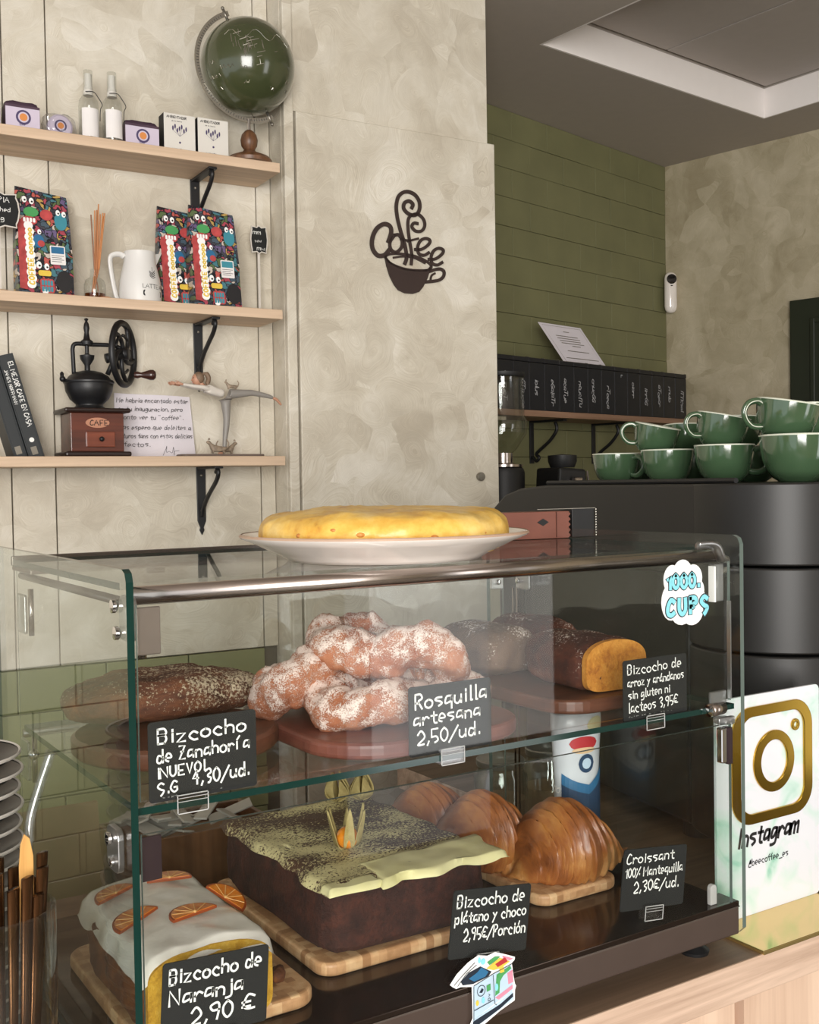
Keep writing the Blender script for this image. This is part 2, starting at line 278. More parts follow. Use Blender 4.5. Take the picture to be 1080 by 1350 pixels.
# ------------------------------------------------------------------ mesh helpers
class MB:
    """collects shapes; build() links them as one object"""
    def __init__(s): s.v = []; s.f = []; s.mi = []
    def add(s, verts, faces, mi=0):
        o = len(s.v); s.v += [tuple(v) for v in verts]; s.f += [tuple(i+o for i in f) for f in faces]; s.mi += [mi]*len(faces); return s
    def box(s, x0, x1, y0, y1, z0, z1, mi=0, mis=None):
        v = [(x, y, z) for z in (z0, z1) for y in (y0, y1) for x in (x0, x1)]
        f = [(0, 2, 3, 1), (4, 5, 7, 6), (0, 1, 5, 4), (2, 6, 7, 3), (0, 4, 6, 2), (1, 3, 7, 5)]  # bottom top front back left right
        o = len(s.v); s.v += v; s.f += [tuple(i+o for i in q) for q in f]; s.mi += mis if mis else [mi]*6; return s
    def prism(s, pts, y0, y1, mi=0, plane='XZ', mi_side=None):
        n = len(pts)
        def P(p, d): return {'XZ': (p[0], d, p[1]), 'XY': (p[0], p[1], d), 'YZ': (d, p[0], p[1])}[plane]
        v = [P(p, y0) for p in pts] + [P(p, y1) for p in pts]; o = len(s.v); s.v += v
        area2 = sum(pts[i][0]*pts[(i+1) % n][1]-pts[(i+1) % n][0]*pts[i][1] for i in range(n))
        a = tuple(range(n)); b = tuple(range(2*n-1, n-1, -1))
        fs = [a, b] + [(i, i+n, (i+1) % n+n, (i+1) % n) for i in range(n)]
        flip = (area2 > 0) if plane in ('XY', 'YZ') else (area2 < 0)
        if y1 < y0: flip = not flip
        for k, f in enumerate(fs):
            f = tuple(reversed(f)) if flip else f
            s.f.append(tuple(i+o for i in f)); s.mi.append(mi if k < 2 or mi_side is None else mi_side)
        return s
    def lathe(s, prof, segs=32, c=(0, 0, 0), mi=0, mis=None, sx=1, sy=1, cap=True):
        o = len(s.v); n = len(prof)
        for r, z in prof:
            for k in range(segs):
                a = 2*PI*k/segs; s.v.append((c[0]+r*math.cos(a)*sx, c[1]+r*math.sin(a)*sy, c[2]+z))
        for i in range(n-1):
            for k in range(segs):
                k2 = (k+1) % segs; s.f.append((o+i*segs+k, o+i*segs+k2, o+(i+1)*segs+k2, o+(i+1)*segs+k)); s.mi.append(mis[i] if mis else mi)
        if cap and prof[0][0] > 1e-6: s.f.append(tuple(o+k for k in reversed(range(segs)))); s.mi.append(mis[0] if mis else mi)
        if cap and prof[-1][0] > 1e-6: s.f.append(tuple(o+(n-1)*segs+k for k in range(segs))); s.mi.append(mis[-1] if mis else mi)
        return s
    def tube(s, pts, r, segs=8, mi=0, closed=False, flat=1.):
        pts = [Vector(p) for p in pts]; n = len(pts); o = len(s.v)
        rs = r if isinstance(r, (list, tuple)) else [r]*n
        up = None
        for i, p in enumerate(pts):
            t = (pts[(i+1) % n]-pts[i-1]) if closed else (pts[min(i+1, n-1)]-pts[max(i-1, 0)])
            t.normalize()
            if up is None:
                up = t.orthogonal().normalized()
            up = (up-t*up.dot(t))
            up = up.normalized() if up.length > 1e-6 else t.orthogonal().normalized()
            sd = t.cross(up)
            for k in range(segs):
                a = 2*PI*k/segs; s.v.append(tuple(p+up*math.cos(a)*rs[i]+sd*math.sin(a)*rs[i]*flat))
        for i in range(n if closed else n-1):
            j = (i+1) % n
            for k in range(segs):
                k2 = (k+1) % segs; s.f.append((o+i*segs+k, o+i*segs+k2, o+j*segs+k2, o+j*segs+k)); s.mi.append(mi)
        if not closed:
            s.f.append(tuple(o+k for k in reversed(range(segs)))); s.f.append(tuple(o+(n-1)*segs+k for k in range(segs))); s.mi += [mi, mi]
        return s
    def ball(s, c, r, seg=16, ring=10, mi=0, sc=(1, 1, 1)):
        prof = [(max(1e-5, r*math.sin(PI*i/ring)), -r*math.cos(PI*i/ring)) for i in range(ring+1)]; o = len(s.v)
        s.lathe([(a, b*sc[2]) for a, b in prof], seg, c, mi, sx=sc[0], sy=sc[1]); return s
    def ribbon(s, pts, wd, y, mi=0, th=0.):
        """flat pen stroke in the XZ plane at depth y"""
        n = len(pts)
        if n < 2: return s
        L = []; R = []
        P = [Vector(p) for p in pts]
        for i in range(n):
            t = P[min(i+1, n-1)]-P[max(i-1, 0)]
            if t.length < 1e-9: t = Vector((1, 0))
            t.normalize(); nn = Vector((-t.y, t.x))*wd/2
            e = t*wd*.3 if i == n-1 else (t*-wd*.3 if i == 0 else Vector((0, 0)))
            L.append(P[i]+nn+e); R.append(P[i]-nn+e)
        if th:
            o = len(s.v)
            for i in range(n):
                for q in (L[i], R[i]):
                    s.v.append((q.x, y, q.y)); s.v.append((q.x, y+th, q.y))
            for i in range(n-1):
                a = o+4*i; b = a+4
                s.f += [(a, a+2, b+2, b), (a+1, b+1, b+3, a+3), (a, b, b+1, a+1), (a+2, a+3, b+3, b+2)]; s.mi += [mi]*4
            s.f += [(o, o+1, o+3, o+2), (o+4*n-4, o+4*n-2, o+4*n-1, o+4*n-3)]; s.mi += [mi]*2
        else:
            o = len(s.v)
            for i in range(n): s.v.append((L[i].x, y, L[i].y)); s.v.append((R[i].x, y, R[i].y))
            for i in range(n-1): s.f.append((o+2*i, o+2*i+1, o+2*i+3, o+2*i+2)); s.mi.append(mi)
        return s
    def xf(s, m, start=0):
        for i in range(start, len(s.v)): s.v[i] = tuple(m @ Vector(s.v[i]))
        return s
    def build(s, name, mats, parent=None, smooth=None, bevel=0, weld=False, bseg=2, sub=0):
        me = bpy.data.meshes.new(name); me.from_pydata(s.v, [], s.f)
        for m in (mats if isinstance(mats, (list, tuple)) else [mats]): me.materials.append(M[m] if isinstance(m, str) else m)
        me.polygons.foreach_set('material_index', s.mi)
        bm = bmesh.new(); bm.from_mesh(me)
        if weld: bmesh.ops.remove_doubles(bm, verts=bm.verts, dist=1e-5)
        if smooth != 'flat': bmesh.ops.recalc_face_normals(bm, faces=bm.faces)
        bm.to_mesh(me); bm.free()
        if smooth and smooth != 'flat':
            me.polygons.foreach_set('use_smooth', [True]*len(me.polygons))
            if smooth is not True: me.set_sharp_from_angle(angle=math.radians(smooth))
        me.update(); o = bpy.data.objects.new(name, me); C.objects.link(o)
        if parent: o.parent = parent
        if bevel:
            b = o.modifiers.new('edge', 'BEVEL'); b.width = bevel; b.segments = bseg; b.limit_method = 'ANGLE'; b.angle_limit = .6
        if sub:
            b = o.modifiers.new('sub', 'SUBSURF'); b.levels = sub; b.render_levels = sub
        return o
def tag(o, label=None, cat=None, group=None, kind=None):
    if label: o['label'] = label
    if cat: o['category'] = cat
    if group: o['group'] = group
    if kind: o['kind'] = kind
    return o
def thing(name, label, cat, loc=(0, 0, 0), rz=0, group=None, rot=None):
    o = bpy.data.objects.new(name, None); o.empty_display_size = .02; C.objects.link(o); o.location = loc; o.rotation_euler = rot or (0, 0, rz)
    return tag(o, label, cat, group)
def dup(root, loc, rz=0, label=None, group=None, rot=None):
    r = root.copy(); C.objects.link(r); r.location = loc; r.rotation_euler = rot or (0, 0, rz)
    if label: r['label'] = label
    if group: r['group'] = group
    for ch in list(root.children):
        c = ch.copy(); C.objects.link(c); c.parent = r
        for g in ch.children:
            d = g.copy(); C.objects.link(d); d.parent = c
    return r
def rrect(x0, x1, y0, y1, r, n=6):
    pts = []
    for cx, cy, a0 in ((x1-r, y1-r, 0), (x0+r, y1-r, 90), (x0+r, y0+r, 180), (x1-r, y0+r, 270)):
        for k in range(n+1):
            a = math.radians(a0+90*k/n); pts.append((cx+r*math.cos(a), cy+r*math.sin(a)))
    return pts
def ell(cx, cy, rx, ry, n=24, a0=0, a1=360): return [(cx+rx*math.cos(math.radians(a0+(a1-a0)*k/n)), cy+ry*math.sin(math.radians(a0+(a1-a0)*k/n))) for k in range(n if a1-a0 == 360 else n+1)]
def smooth_path(pts, k=5):
    P = [Vector(p) for p in pts]
    if len(P) < 3: return P
    out = []
    for i in range(len(P)-1):
        p0, p1, p2, p3 = P[max(i-1, 0)], P[i], P[i+1], P[min(i+2, len(P)-1)]
        for j in range(k):
            t = j/k; out.append(.5*((2*p1)+(p2-p0)*t+(2*p0-5*p1+4*p2-p3)*t*t+(3*p1-p0-3*p2+p3)*t**3))
    out.append(P[-1]); return out
# hand-lettering strokes on a grid: baseline y=2, x-height 6, capitals 9; «!» keeps corners sharp
GL = {'A': '!023962,!1555', 'B': '!1219,194957463616,164654424212', 'C': '5839161332535', 'D': '!1219,194956534212', 'E': '!59191252,!1545', 'F': '!591912,!1545', 'G': '5839161432535455,!5535',
'H': '!1219,!5952,!1555', 'I': '!2229', 'J': '49433212', 'K': '!1219,!591552', 'L': '!191252', 'M': '!0209356962', 'N': '!02095259', 'O': '39171432545739', 'P': '!1219,19495736352515', 'Q': '39171432545739,!3561', 'R': '!1219,194957363515,!3552', 'S': '583917355442312', 'T': '!0969,!3932',
'U': '1914325459', 'V': '!193259', 'W': '!0912354259'.replace('4259', '5269'), 'X': '!1952,!5912', 'Y': '!1936,!5932', 'Z': '!19591252,!2646',
'a': '562613335456,!5652', 'b': '!1912,1546544212', 'c': '55361432525', 'd': '!5952,5526133254', 'e': '1454462613325', 'f': '49382732,!0646', 'g': '5626133355,56513010', 'h': '!1912,15365552', 'i': '!2622,!2728', 'j': '36311000,!3738',
'k': '!1912,!461452', 'l': '29232232', 'm': '!0602,04163632,35566662', 'n': '!1612,15365552', 'o': '36151332535536', 'p': '!1610,1546544213', 'q': '562613335456,!5650', 'r': '!1612,143655', 's': '5626154453321', 't': '38334252,!1656', 'u': '16133254,!5652', 'v': '!163256', 'w': '!0612355266', 'x': '!1652,!5612',
'y': '!1634,!5610', 'z': '!16561252', '0': '39171432545739', '1': '!173932', '2': '17395755125212'[:12], '3': '184957363554423213'[:16], '4': '!491555,!4742', '5': '!591915,154553321', '6': '49261432545536 15'.replace(' ', ''), '7': '!195922', '8': '3917365432143657395'[:18], '9': '562618495742', '€': '683916143363,!0646,!0444',
'/': '!0169', '.': '!2223', ',': '!2311', '!': '!2924,!2223', '¡': '!2227,!2829', '-': '!1555', '_': '!0161', '@': '454735345554574825131151', '"': '!1918,!3938', '%': '!0169,!1718,!5354', "'": '!2928', '>': '', ' ': ''}
ACC = {'á': ('a', '!3749'), 'é': ('e', '!3749'), 'í': ('i', '!2749'), 'ó': ('o', '!3749'), 'Í': ('I', '!2839'), 'É': ('E', '!3839')}
NARROW = {'%': 7.5, 'i': 3.4, 'l': 3.6, 'I': 3.6, '.': 3, ',': 3, '!': 3.4, '¡': 3.4, '1': 4.2, 'j': 4, 'm': 7.6, 'M': 7.6, 'W': 7.6, 'w': 7.4, 'r': 5.6, 't': 5.6, 'f': 4.8, ' ': 4., '€': 7, 'A': 7, 'T': 7}
def text(mb, s_, x, z, size, wd, y=0, mi=0, slant=.0, rise=0., jit=.25, track=0., seed=1, ang=0., k=4, tall=1., th=0., xs=1.):
    """size = capital height; text starts at (x,z) in the XZ plane; returns the end x"""
    rnd = random.Random(seed); u = size/7.; cx = 0.
    ca, sa = math.cos(ang), math.sin(ang)
    for ch in s_:
        strokes = GL.get(ch)
        if ch in ACC: strokes = GL[ACC[ch][0]].split(',!27')[0] + ',' + ACC[ch][1]
        if strokes is None: strokes = ''
        dz = rnd.uniform(-jit, jit)
        for st in strokes.split(','):
            if not st: continue
            sharp = st[0] == '!'; q = st[1:] if sharp else st; q = q[:len(q)//2*2]
            pts = [(int(q[i]), int(q[i+1])) for i in range(0, len(q), 2)]
            pts = [Vector(((cx+(px_-1))*xs, (py_-2+dz)*tall)) for px_, py_ in pts]
            pts = pts if sharp else smooth_path(pts, k)
            out = []
            for p in pts:
                a = (p.x+p.y*slant)*u; b = p.y*u+(p.x*u)*rise
                out.append((x+a*ca-b*sa, z+a*sa+b*ca))
            mb.ribbon(out, wd, y, mi, th)
        cx += NARROW.get(ch, 6.3)+track
    return x+cx*u*xs
def textw(s_, size, track=0.): return sum(NARROW.get(c, 6.3)+track for c in s_)*size/7.
def textfit(mb, s_, x0, x1, z, size, wd, y=0, **kw):
    r = (x1-x0)/(textw(s_, size)-.3*size/7.*len(s_))
    return text(mb, s_, x0, z, size, wd, y, 0, track=-.3, xs=r, **kw)
def frame_pos(o, ang):
    c, s_ = math.cos(ang), math.sin(ang)
    return lambda a, b, z=0.: (o[0]+a*c-b*s_, o[1]+a*s_+b*c, z)
WA_ANG, G_ANG, T_ANG = -.0406, .2230, .1040
WA = frame_pos((-.05, 1.0609), WA_ANG); GW = frame_pos((1.7963, 1.8661), G_ANG); TR = frame_pos((1.689, 1.361), T_ANG)
CEIL = 1.6075
def rough_up(o, amp, scale, seed=0, along_normal=True):
    me = o.data; me.update(); ns = [v.normal.copy() for v in me.vertices]
    for v, n_ in zip(me.vertices, ns):
        d = noise.fractal((v.co+Vector((seed, seed*.7, 0)))*scale, 1., 2., 3)*amp
        v.co += n_*d
    me.update(); return o
def loafbox(x0, x1, y0, y1, z0, z1, nx=28, ny=28, nz=14, p=5., dome=0.):
    """rounded box (superellipsoid-like) as MB, centred in place"""
    mb = MB(); cx, cy, cz = (x0+x1)/2, (y0+y1)/2, (z0+z1)/2; hx, hy, hz = (x1-x0)/2, (y1-y0)/2, (z1-z0)/2
    segs, rings = nx*2, nz*2
    def se(a, e): return math.copysign(abs(a)**e, a)
    e = 2/p
    for i in range(rings+1):
        ph = -PI/2+PI*i/rings
        for k in range(segs):
            th = 2*PI*k/segs
            x = se(math.cos(ph), e)*se(math.cos(th), e); y = se(math.cos(ph), e)*se(math.sin(th), e); z = se(math.sin(ph), e)
            zz = cz+hz*z
            if z > 0: zz += dome*(1-min(1, x*x))*z
            mb.v.append((cx+hx*x, cy+hy*y, zz))
    for i in range(rings):
        for k in range(segs):
            k2 = (k+1) % segs; mb.f.append((i*segs+k, i*segs+k2, (i+1)*segs+k2, (i+1)*segs+k)); mb.mi.append(0)
    return mb
# ------------------------------------------------------------------ structure: room
def struct(name, mb, mats, rz=0, loc=(0, 0, 0), **k):
    o = mb.build(name, mats, **k); o.location = loc; o.rotation_euler = (0, 0, rz); o['kind'] = 'structure'; return o
struct('floor', MB().box(-4, 4, -3.2, 3.2, -1.10, -1.05), 'floor')
# ceiling: slab with a rectangular recess (frame T, corner at its origin, opening to -x, -y)
cl = MB()
TW, TD, TH = .94, 1.35, .09
cl.box(-6, 1.6, 0, 1.8, 0, .16).box(0, 1.6, -5, 0, 0, .16).box(-6, -TW, -5, 0, 0, .16).box(-TW, 0, -5, -TD, 0, .16)
ceiling = struct('ceiling', cl, 'ceiling', T_ANG, (1.689, 1.361, CEIL))
def child(name, mb, mats, parent, **k): return mb.build(name, mats, parent, **k)
rc = MB().box(-TW, 0, -.006, 0, .0, TH-.004).box(-.006, 0, -TD, -.006, .0, TH-.004).box(-TW, -TW+.006, -TD, -.006, 0, TH-.004).box(-TW+.006, -.006, -TD, -TD+.006, 0, TH-.004)
child('recess_lining', rc, 'white_paint', ceiling)
for k in range(2):
    child('ceiling_panel', MB().box(-TW+.012+k*.462, -TW+.012+k*.462+.456, -TD+.01, -.014, TH, TH+.02), 'ceil_panel', ceiling, bevel=.001)
child('panel_backing', MB().box(-TW, 0, -TD, 0, TH+.022, TH+.03), 'groove', ceiling)
# shelf wall: backing, plaster panels, sage tiles below
BB, BF = .1225, .0506; PF = .0666; PA = .0307
wl = struct('wall_left', MB().box(-3.2, .0305, BB+.012, BB+.05, -1.05, 1.9), 'groove', WA_ANG, (-.05, 1.0609, 0))
xs = [-2.4, -1.75, -1.1, -.4815, -.4045, -.001]
xs = xs[:-1]+[-.0015, .0305]
for a, b in zip(xs[:-1], xs[1:]):
    child('panel', MB().box(a+.0012, b-.0012, BB, BB+.012, .2165, 1.9), 'plaster', wl, bevel=.001)
for r in range(6):
    off = .08 if r % 2 else 0
    for c in range(9):
        x0 = -1.28+c*.16-off; x1 = min(x0+.158, .0)
        if x1 > x0+.02: child('tile', MB().box(x0, x1, BB-.002, BB+.012, .214-(r+1)*.08+.002, .214-r*.08), 'tile_green', wl, bevel=.0015)
# return, pillar, strip beside the cupboard door
pl = struct('wall_pillar', MB().box(PA, .5185, PF, .62, -1.05, 1.9), 'plaster', WA_ANG, (-.05, 1.0609, 0))
child('groove', MB().box(.446, .4485, PF-.0006, PF, 1.29, 1.9), 'groove', pl)
child('corner_strip', MB().box(PA+.0005, .0520, BF+.001, PF, -1.05, 1.9), 'plaster', pl, bevel=.002)
child('upper_panel', MB().box(.0525, .5185, PF-.006, PF, 1.2805, 1.9), 'plaster', pl, bevel=.0015)
child('door_gap', MB().box(.0521, .0565, PF-.0015, PF, -1.05, 1.279), 'groove', pl)
d1 = struct('door_1', MB().box(.0565, .5300, BF, PF-.001, -1.0, 1.2785), 'plaster', WA_ANG, (-.05, 1.0609, 0), bevel=.002)
kb = MB().lathe([(.001, 0), (.0085, .0005), (.0095, .004), (.0095, .009), (.008, .011), (.001, .0112)], 20); kb.xf(Matrix.Translation((.478, BF, .554)) @ Matrix.Rotation(PI/2, 4, 'X'))
child('knob', kb, 'pewter', d1, smooth=40)
# back wall of olive painted bricks
wb = struct('wall_back', MB().box(-2.2, .0, .012, .06, -1.05, CEIL), 'green_joint', G_ANG, (1.7963, 1.8661, 0))
for r in range(19):
    z1 = CEIL-.001-r*.0828
    for c in range(10):
        x1 = -c*.165-(.0825 if r % 2 else 0); x0 = x1-.1640
        if c == 0 and r % 2: child('brick', MB().box(-.0805, -.001, 0, .014, z1-.0820, z1), 'green_wall', wb, bevel=.0014)
        child('brick', MB().box(x0, x1-.0, random.uniform(-.0012, .0008), .014, z1-.0820, z1), 'green_wall', wb, bevel=.0014)
wr = struct('wall_right', MB().box(0, .06, -3.6, .06, -1.05, CEIL+.0), 'plaster2', G_ANG, (1.7963, 1.8661, 0))
d2 = struct('door_2', MB().box(-.022, -.0005, -1.25, -.4525, -1.05, 1.092), 'darkgreen', G_ANG, (1.7963, 1.8661, 0), bevel=.002)
child('door_moulding', MB().box(-.030, -.022, -.535, -.520, -.9, 1.03).box(-.030, -.022, -1.2, -.535, 1.015, 1.03), 'darkgreen', d2, bevel=.002)
# shop front behind the camera, with openings for the daylight
struct('wall_front', MB().box(-4, -3.1, -3.12, -3.0, -1.05, 1.75).box(-1.1, 1.15, -3.12, -3.0, -1.05, 1.75).box(1.95, 4, -3.12, -3.0, -1.05, 1.75).box(-3.1, -1.1, -3.12, -3.0, -1.05, -.25), 'plaster2')
# counter
ct = MB().prism([(-2.6, -.012), (1.45, -.012), (1.45, .95), (.12, .95), (.12, .62), (-2.6, .62)], -.045, -.001, plane='XY')
counter = thing('counter', 'light oak counter carrying the glass pastry case', 'counter', (0, 0, 0))
child('worktop', ct, 'oak_counter', counter, bevel=.0015)
child('top_layer', MB().prism([(-2.6, -.0115), (1.45, -.0115), (1.45, .95), (.12, .95), (.12, .62), (-2.6, .62)], -.001, 0, plane='XY'), 'counter_top', counter)
for k in range(16):
    x0 = -1.6+k*.2; child('front_panel', MB().box(x0+.0, x0+.184, .004, .02, -1.0, -.046), 'oak_vert', counter)
child('carcass', MB().box(-2.5, 1.4, .02, .6, -1.05, -.046), 'redwood', counter)

# ------------------------------------------------------------------ shelves with brackets
def shelf(z, label, L=.018):
    t = thing('wall_shelf', label, 'shelf', WA(-.6, .06, z), WA_ANG, 'oak wall shelves')
    child('board', MB().box(-.5, .5985, -.06, .0615, -L, 0), 'oak', t, bevel=.0012); return t
shelf(1.155, 'top light oak wall shelf below the green globe')
shelf(.877, 'middle light oak wall shelf carrying coffee bags and a white jug')
shelf(.598, 'lowest light oak wall shelf carrying the coffee mill')
def bracket(z, label):
    t = thing('shelf_bracket', label, 'bracket', WA(-.129, BB, z-.0182), WA_ANG, 'black iron shelf brackets')
    child('wall_plate', MB().prism([(-.0095, 0), (.0095, 0), (.0085, -.105), (.0035, -.118), (.005, -.123), (0, -.133), (-.005, -.123), (-.0035, -.118), (-.0085, -.105)], -.004, -.0003), 'iron', t, bevel=.0008)
    child('arm', MB().box(-.008, .008, -.105, -.0045, -.0045, -.0005), 'iron', t, bevel=.0008)
    pts = smooth_path([(0, -.088, -.012), (0, -.096, -.006), (0, -.100, -.014), (0, -.088, -.028), (0, -.060, -.045), (0, -.034, -.062), (0, -.014, -.080), (0, -.006, -.096)], 5)
    child('scroll', MB().tube(pts, .0042, 8), 'iron', t, smooth=True)
    for dz in (-.016, -.085):
        child('screw', MB().ball((0, -.0045, dz), .0028, 10, 6), 'pewter', t, smooth=True)
    return t
bracket(1.155, 'black iron scroll bracket under the top shelf')
bracket(.877, 'black iron scroll bracket under the middle shelf')
bracket(.598, 'black iron scroll bracket under the lowest shelf above the tortilla')

# ------------------------------------------------------------------ wall art
def art():
    t = thing('coffee_wall_sign', 'dark brown cut-out coffee cup sign with steam swirls on the cupboard door', 'wall sign', WA(.2176, BF, .9362), WA_ANG)
    sx, sz = .00078, .000674
    q = lambda p: ((p[0]-250)*sx, (625-p[1])*sz)
    Y, TH_ = -.0045, .003
    def st(pts, wd, name, mb=None):
        m_ = mb or MB(); m_.ribbon([tuple(p) for p in smooth_path([q(p) for p in pts], 6)], wd, Y, 0, TH_); return m_
    W = .0075
    cup = MB().prism([q(p) for p in [(290, 515), (296, 545), (305, 575), (318, 600), (330, 615), (350, 623), (375, 623), (395, 615), (408, 598), (422, 570), (430, 545), (436, 525), (425, 540), (400, 548), (360, 549), (320, 540), (300, 527)]], Y, Y+TH_)
    child('cup_cutout', cup, 'art', t)
    rim = MB(); st([(292, 518), (305, 508), (340, 503), (385, 506), (420, 518), (435, 532), (425, 544), (390, 549), (350, 548), (310, 536), (292, 518)], .005, '', rim); st([(318, 517), (350, 510), (385, 512), (415, 524)], .004, '', rim)
    child('cup_rim', rim, 'art', t)
    h = MB(); st([(430, 548), (450, 540), (465, 538), (475, 545), (473, 560), (460, 572), (440, 578), (418, 582)], W*.9, '', h); st([(432, 572), (436, 560), (446, 553)], .004, '', h)
    child('cup_handle', h, 'art', t)
    s1 = MB(); st([(352, 532), (358, 510), (352, 470), (340, 430), (331, 390), (329, 355), (338, 325), (360, 310), (385, 315), (400, 335), (400, 360), (388, 378), (368, 378), (352, 364), (354, 346), (368, 338), (380, 346), (376, 358)], W, '', s1)
    st([(372, 532), (374, 500), (368, 460), (364, 425), (365, 395), (376, 380), (395, 375), (412, 388), (416, 408), (406, 425), (388, 428), (376, 416), (382, 404), (394, 404)], W*.85, '', s1)
    child('steam_swirl', s1, 'art', t)
    tx = MB()
    st([(303, 470), (312, 440), (308, 422), (290, 418), (268, 435), (255, 465), (255, 495), (270, 515), (290, 512), (305, 495)], W*1.2, '', tx)
    st([(322, 448), (308, 470), (310, 492), (325, 500), (342, 484), (345, 462), (335, 446), (322, 448)], W*.9, '', tx)
    st([(340, 458), (365, 460)], W*.6, '', tx); st([(362, 462), (395, 450)], W*.6, '', tx)
    for dx, dy in ((0, 0), (42, 26)):
        st([(385+dx, 485+dy), (405+dx, 482+dy), (426+dx, 466+dy), (432+dx, 452+dy), (418+dx, 447+dy), (402+dx, 456+dy), (393+dx, 476+dy), (396+dx, 496+dy), (412+dx, 500+dy), (428+dx, 490+dy)], W*.85, '', tx)
    child('lettering', tx, 'art', t)
art()

# ------------------------------------------------------------------ top shelf
ZS1, ZS2, ZS3 = 1.155, .877, .598
def disc(mb, x, z, r, y, mi=0, n=24, ry=None): mb.prism(ell(x, z, r, ry or r, n), y, y+.0003, mi); return mb
def soap_box(x0, x1, b, h, label):
    wd = x1-x0; t = thing('soap_box', label, 'soap', WA((x0+x1)/2, b, ZS1), WA_ANG, 'lavender soaps on the top shelf')
    body = loafbox(-wd/2+.001, wd/2-.001, .002, .030, .001, h, 18, 10, 8, 9.)
    o = body.build('soap', 'violet_dk', t, smooth=True); rough_up(o, .002, 150)
    child('sleeve', MB().box(-wd/2, wd/2, -.0005, .0325, 0.0, h-.007), 'purple', t, bevel=.0008)
    child('label_panel', MB().box(-wd/2+.0005, wd/2-.0005, -.0012, -.0006, .004, h-.012), 'lilac', t)
    m = MB(); disc(m, .001, .026, .0125, -.0016, 0); disc(m, .001, .026, .009, -.0020, 1); disc(m, .001, .026, .0065, -.0024, 2)
    text(m, 'SOAP', -.006, .012, .003, .0006, -.0016, 0); child('emblem', m, ['indigo', 'lilac', 'orange_dot'], t); return t
soap_box(-.4935, -.436, .035, .054, 'purple and lilac boxed lavender soap beside the round soap')
soap_box(-.5625, -.501, .035, .054, 'purple boxed lavender soap cut by the picture edge of the top shelf')
soap_box(-.2862, -.2235, .040, .054, 'purple and lilac boxed lavender soap between spray bottle and white carton')
t = thing('round_soap', 'round lilac soap in clear wrap with a circular emblem', 'soap', WA(-.3995, .05, ZS1), WA_ANG)
mb = MB().lathe([(.001, -.008), (.018, -.008), (.0215, -.005), (.0215, .005), (.018, .008), (.001, .008)], 28); mb.xf(Matrix.Translation((0, 0, .0226)) @ Matrix.Rotation(PI/2, 4, 'X'))
child('soap', mb, 'lilac', t, smooth=40)
m = MB(); disc(m, 0, .0235, .0105, -.0086, 0); disc(m, 0, .0235, .0075, -.0090, 1); disc(m, 0, .0235, .0055, -.0094, 2); child('emblem', m, ['indigo', 'lilac', 'orange_dot'], t)
wr_ = loafbox(-.028, .028, -.012, .012, 0, .046, 20, 8, 8, 3.); o = wr_.build('wrap', 'acrylic', t, smooth=True); rough_up(o, .005, 90, 3)
def spray(x, b, label):
    t = thing('spray_bottle', label, 'bottle', WA(x, b, ZS1), WA_ANG, 'clear room spray bottles')
    child('body', MB().lathe([(.001, 0), (.0155, 0), (.0175, .003), (.0175, .068), (.0165, .078), (.010, .088), (.0085, .092)], 28), 'thin_glass', t, smooth=40)
    child('liquid', MB().lathe([(.001, .002), (.0155, .003), (.0155, .060), (.001, .060)], 24), 'acrylic', t, smooth=40)
    arc = [(math.cos(math.radians(a))*.0178, math.sin(math.radians(a))*.0178) for a in range(215, 326, 10)]
    lb = MB()
    for (xa, ya), (xb, yb) in zip(arc[:-1], arc[1:]): lb.add([(xa, ya, .012), (xb, yb, .012), (xb, yb, .062), (xa, ya, .062)], [(0, 1, 2, 3)])
    child('label_sticker', lb, 'paper', t, smooth='flat')
    child('collar', MB().lathe([(.0088, .088), (.0088, .096), (.0075, .098), (.0075, .103)], 20), 'carton', t, smooth=40)
    child('pump', MB().lathe([(.006, .103), (.0065, .106), (.0065, .126), (.001, .127)], 20), 'carton', t, smooth=40)
    child('cap', MB().lathe([(.0086, .097), (.0082, .132), (.001, .133)], 20), 'thin_glass', t, smooth=40)
    child('cord', MB().tube(smooth_path([(-.008, -.012, .091), (.006, -.013, .092), (.014, -.015, .082), (.020, -.017, .070), (.016, -.019, .060), (.015, -.019, .040)], 4), .0007, 6), 'ink_black', t)
    return t
spray(-.3468, .055, 'clear spray bottle with white label beside the round soap'); spray(-.3072, .045, 'clear spray bottle with white label beside the boxed soap')
def amb(x0, b, label, dark):
    t = thing('air_freshener_box', label, 'box', WA(x0+.030, b, ZS1), WA_ANG, 'white air freshener cartons')
    child('carton', MB().box(-.030, .030, 0, .030, 0, .0745, 0, [0, 0, 0, 0, 1, 0]), ['carton', 'ink_black'], t, bevel=.0006)
    m = MB(); text(m, 'AMBIENTADOR', -.024, .066, .0042, .0009, -.0004, 0, track=-.6); text(m, 'de la tierra', -.015, .060, .0022, .0004, -.0004, 0)
    text(m, 'LAVANDA', -.014, .008, .0032, .0006, -.0004, 0); text(m, 'natural', -.010, .003, .0022, .0004, -.0004, 0)
    child('print', m, 'ink_black', t)
    f = MB()
    for k in range(7):
        xx = -.013+k*.0042; zz = .048+.004*math.sin(k*2.1)
        f.prism(ell(xx, zz, .0016, .0045, 8), -.0007, -.0003, 0); f.ribbon([(xx, zz-.004), (0, .034)], .0004, -.0005)
    f.prism(ell(0, .0225, .002, .002, 10), -.0006, -.0003)
    child('flower_print', f, 'indigo', t)
amb(-.2155, .036, 'white lavender air freshener carton beside the boxed soap', 1); amb(-.1515, .034, 'white lavender air freshener carton beside the globe', 0)
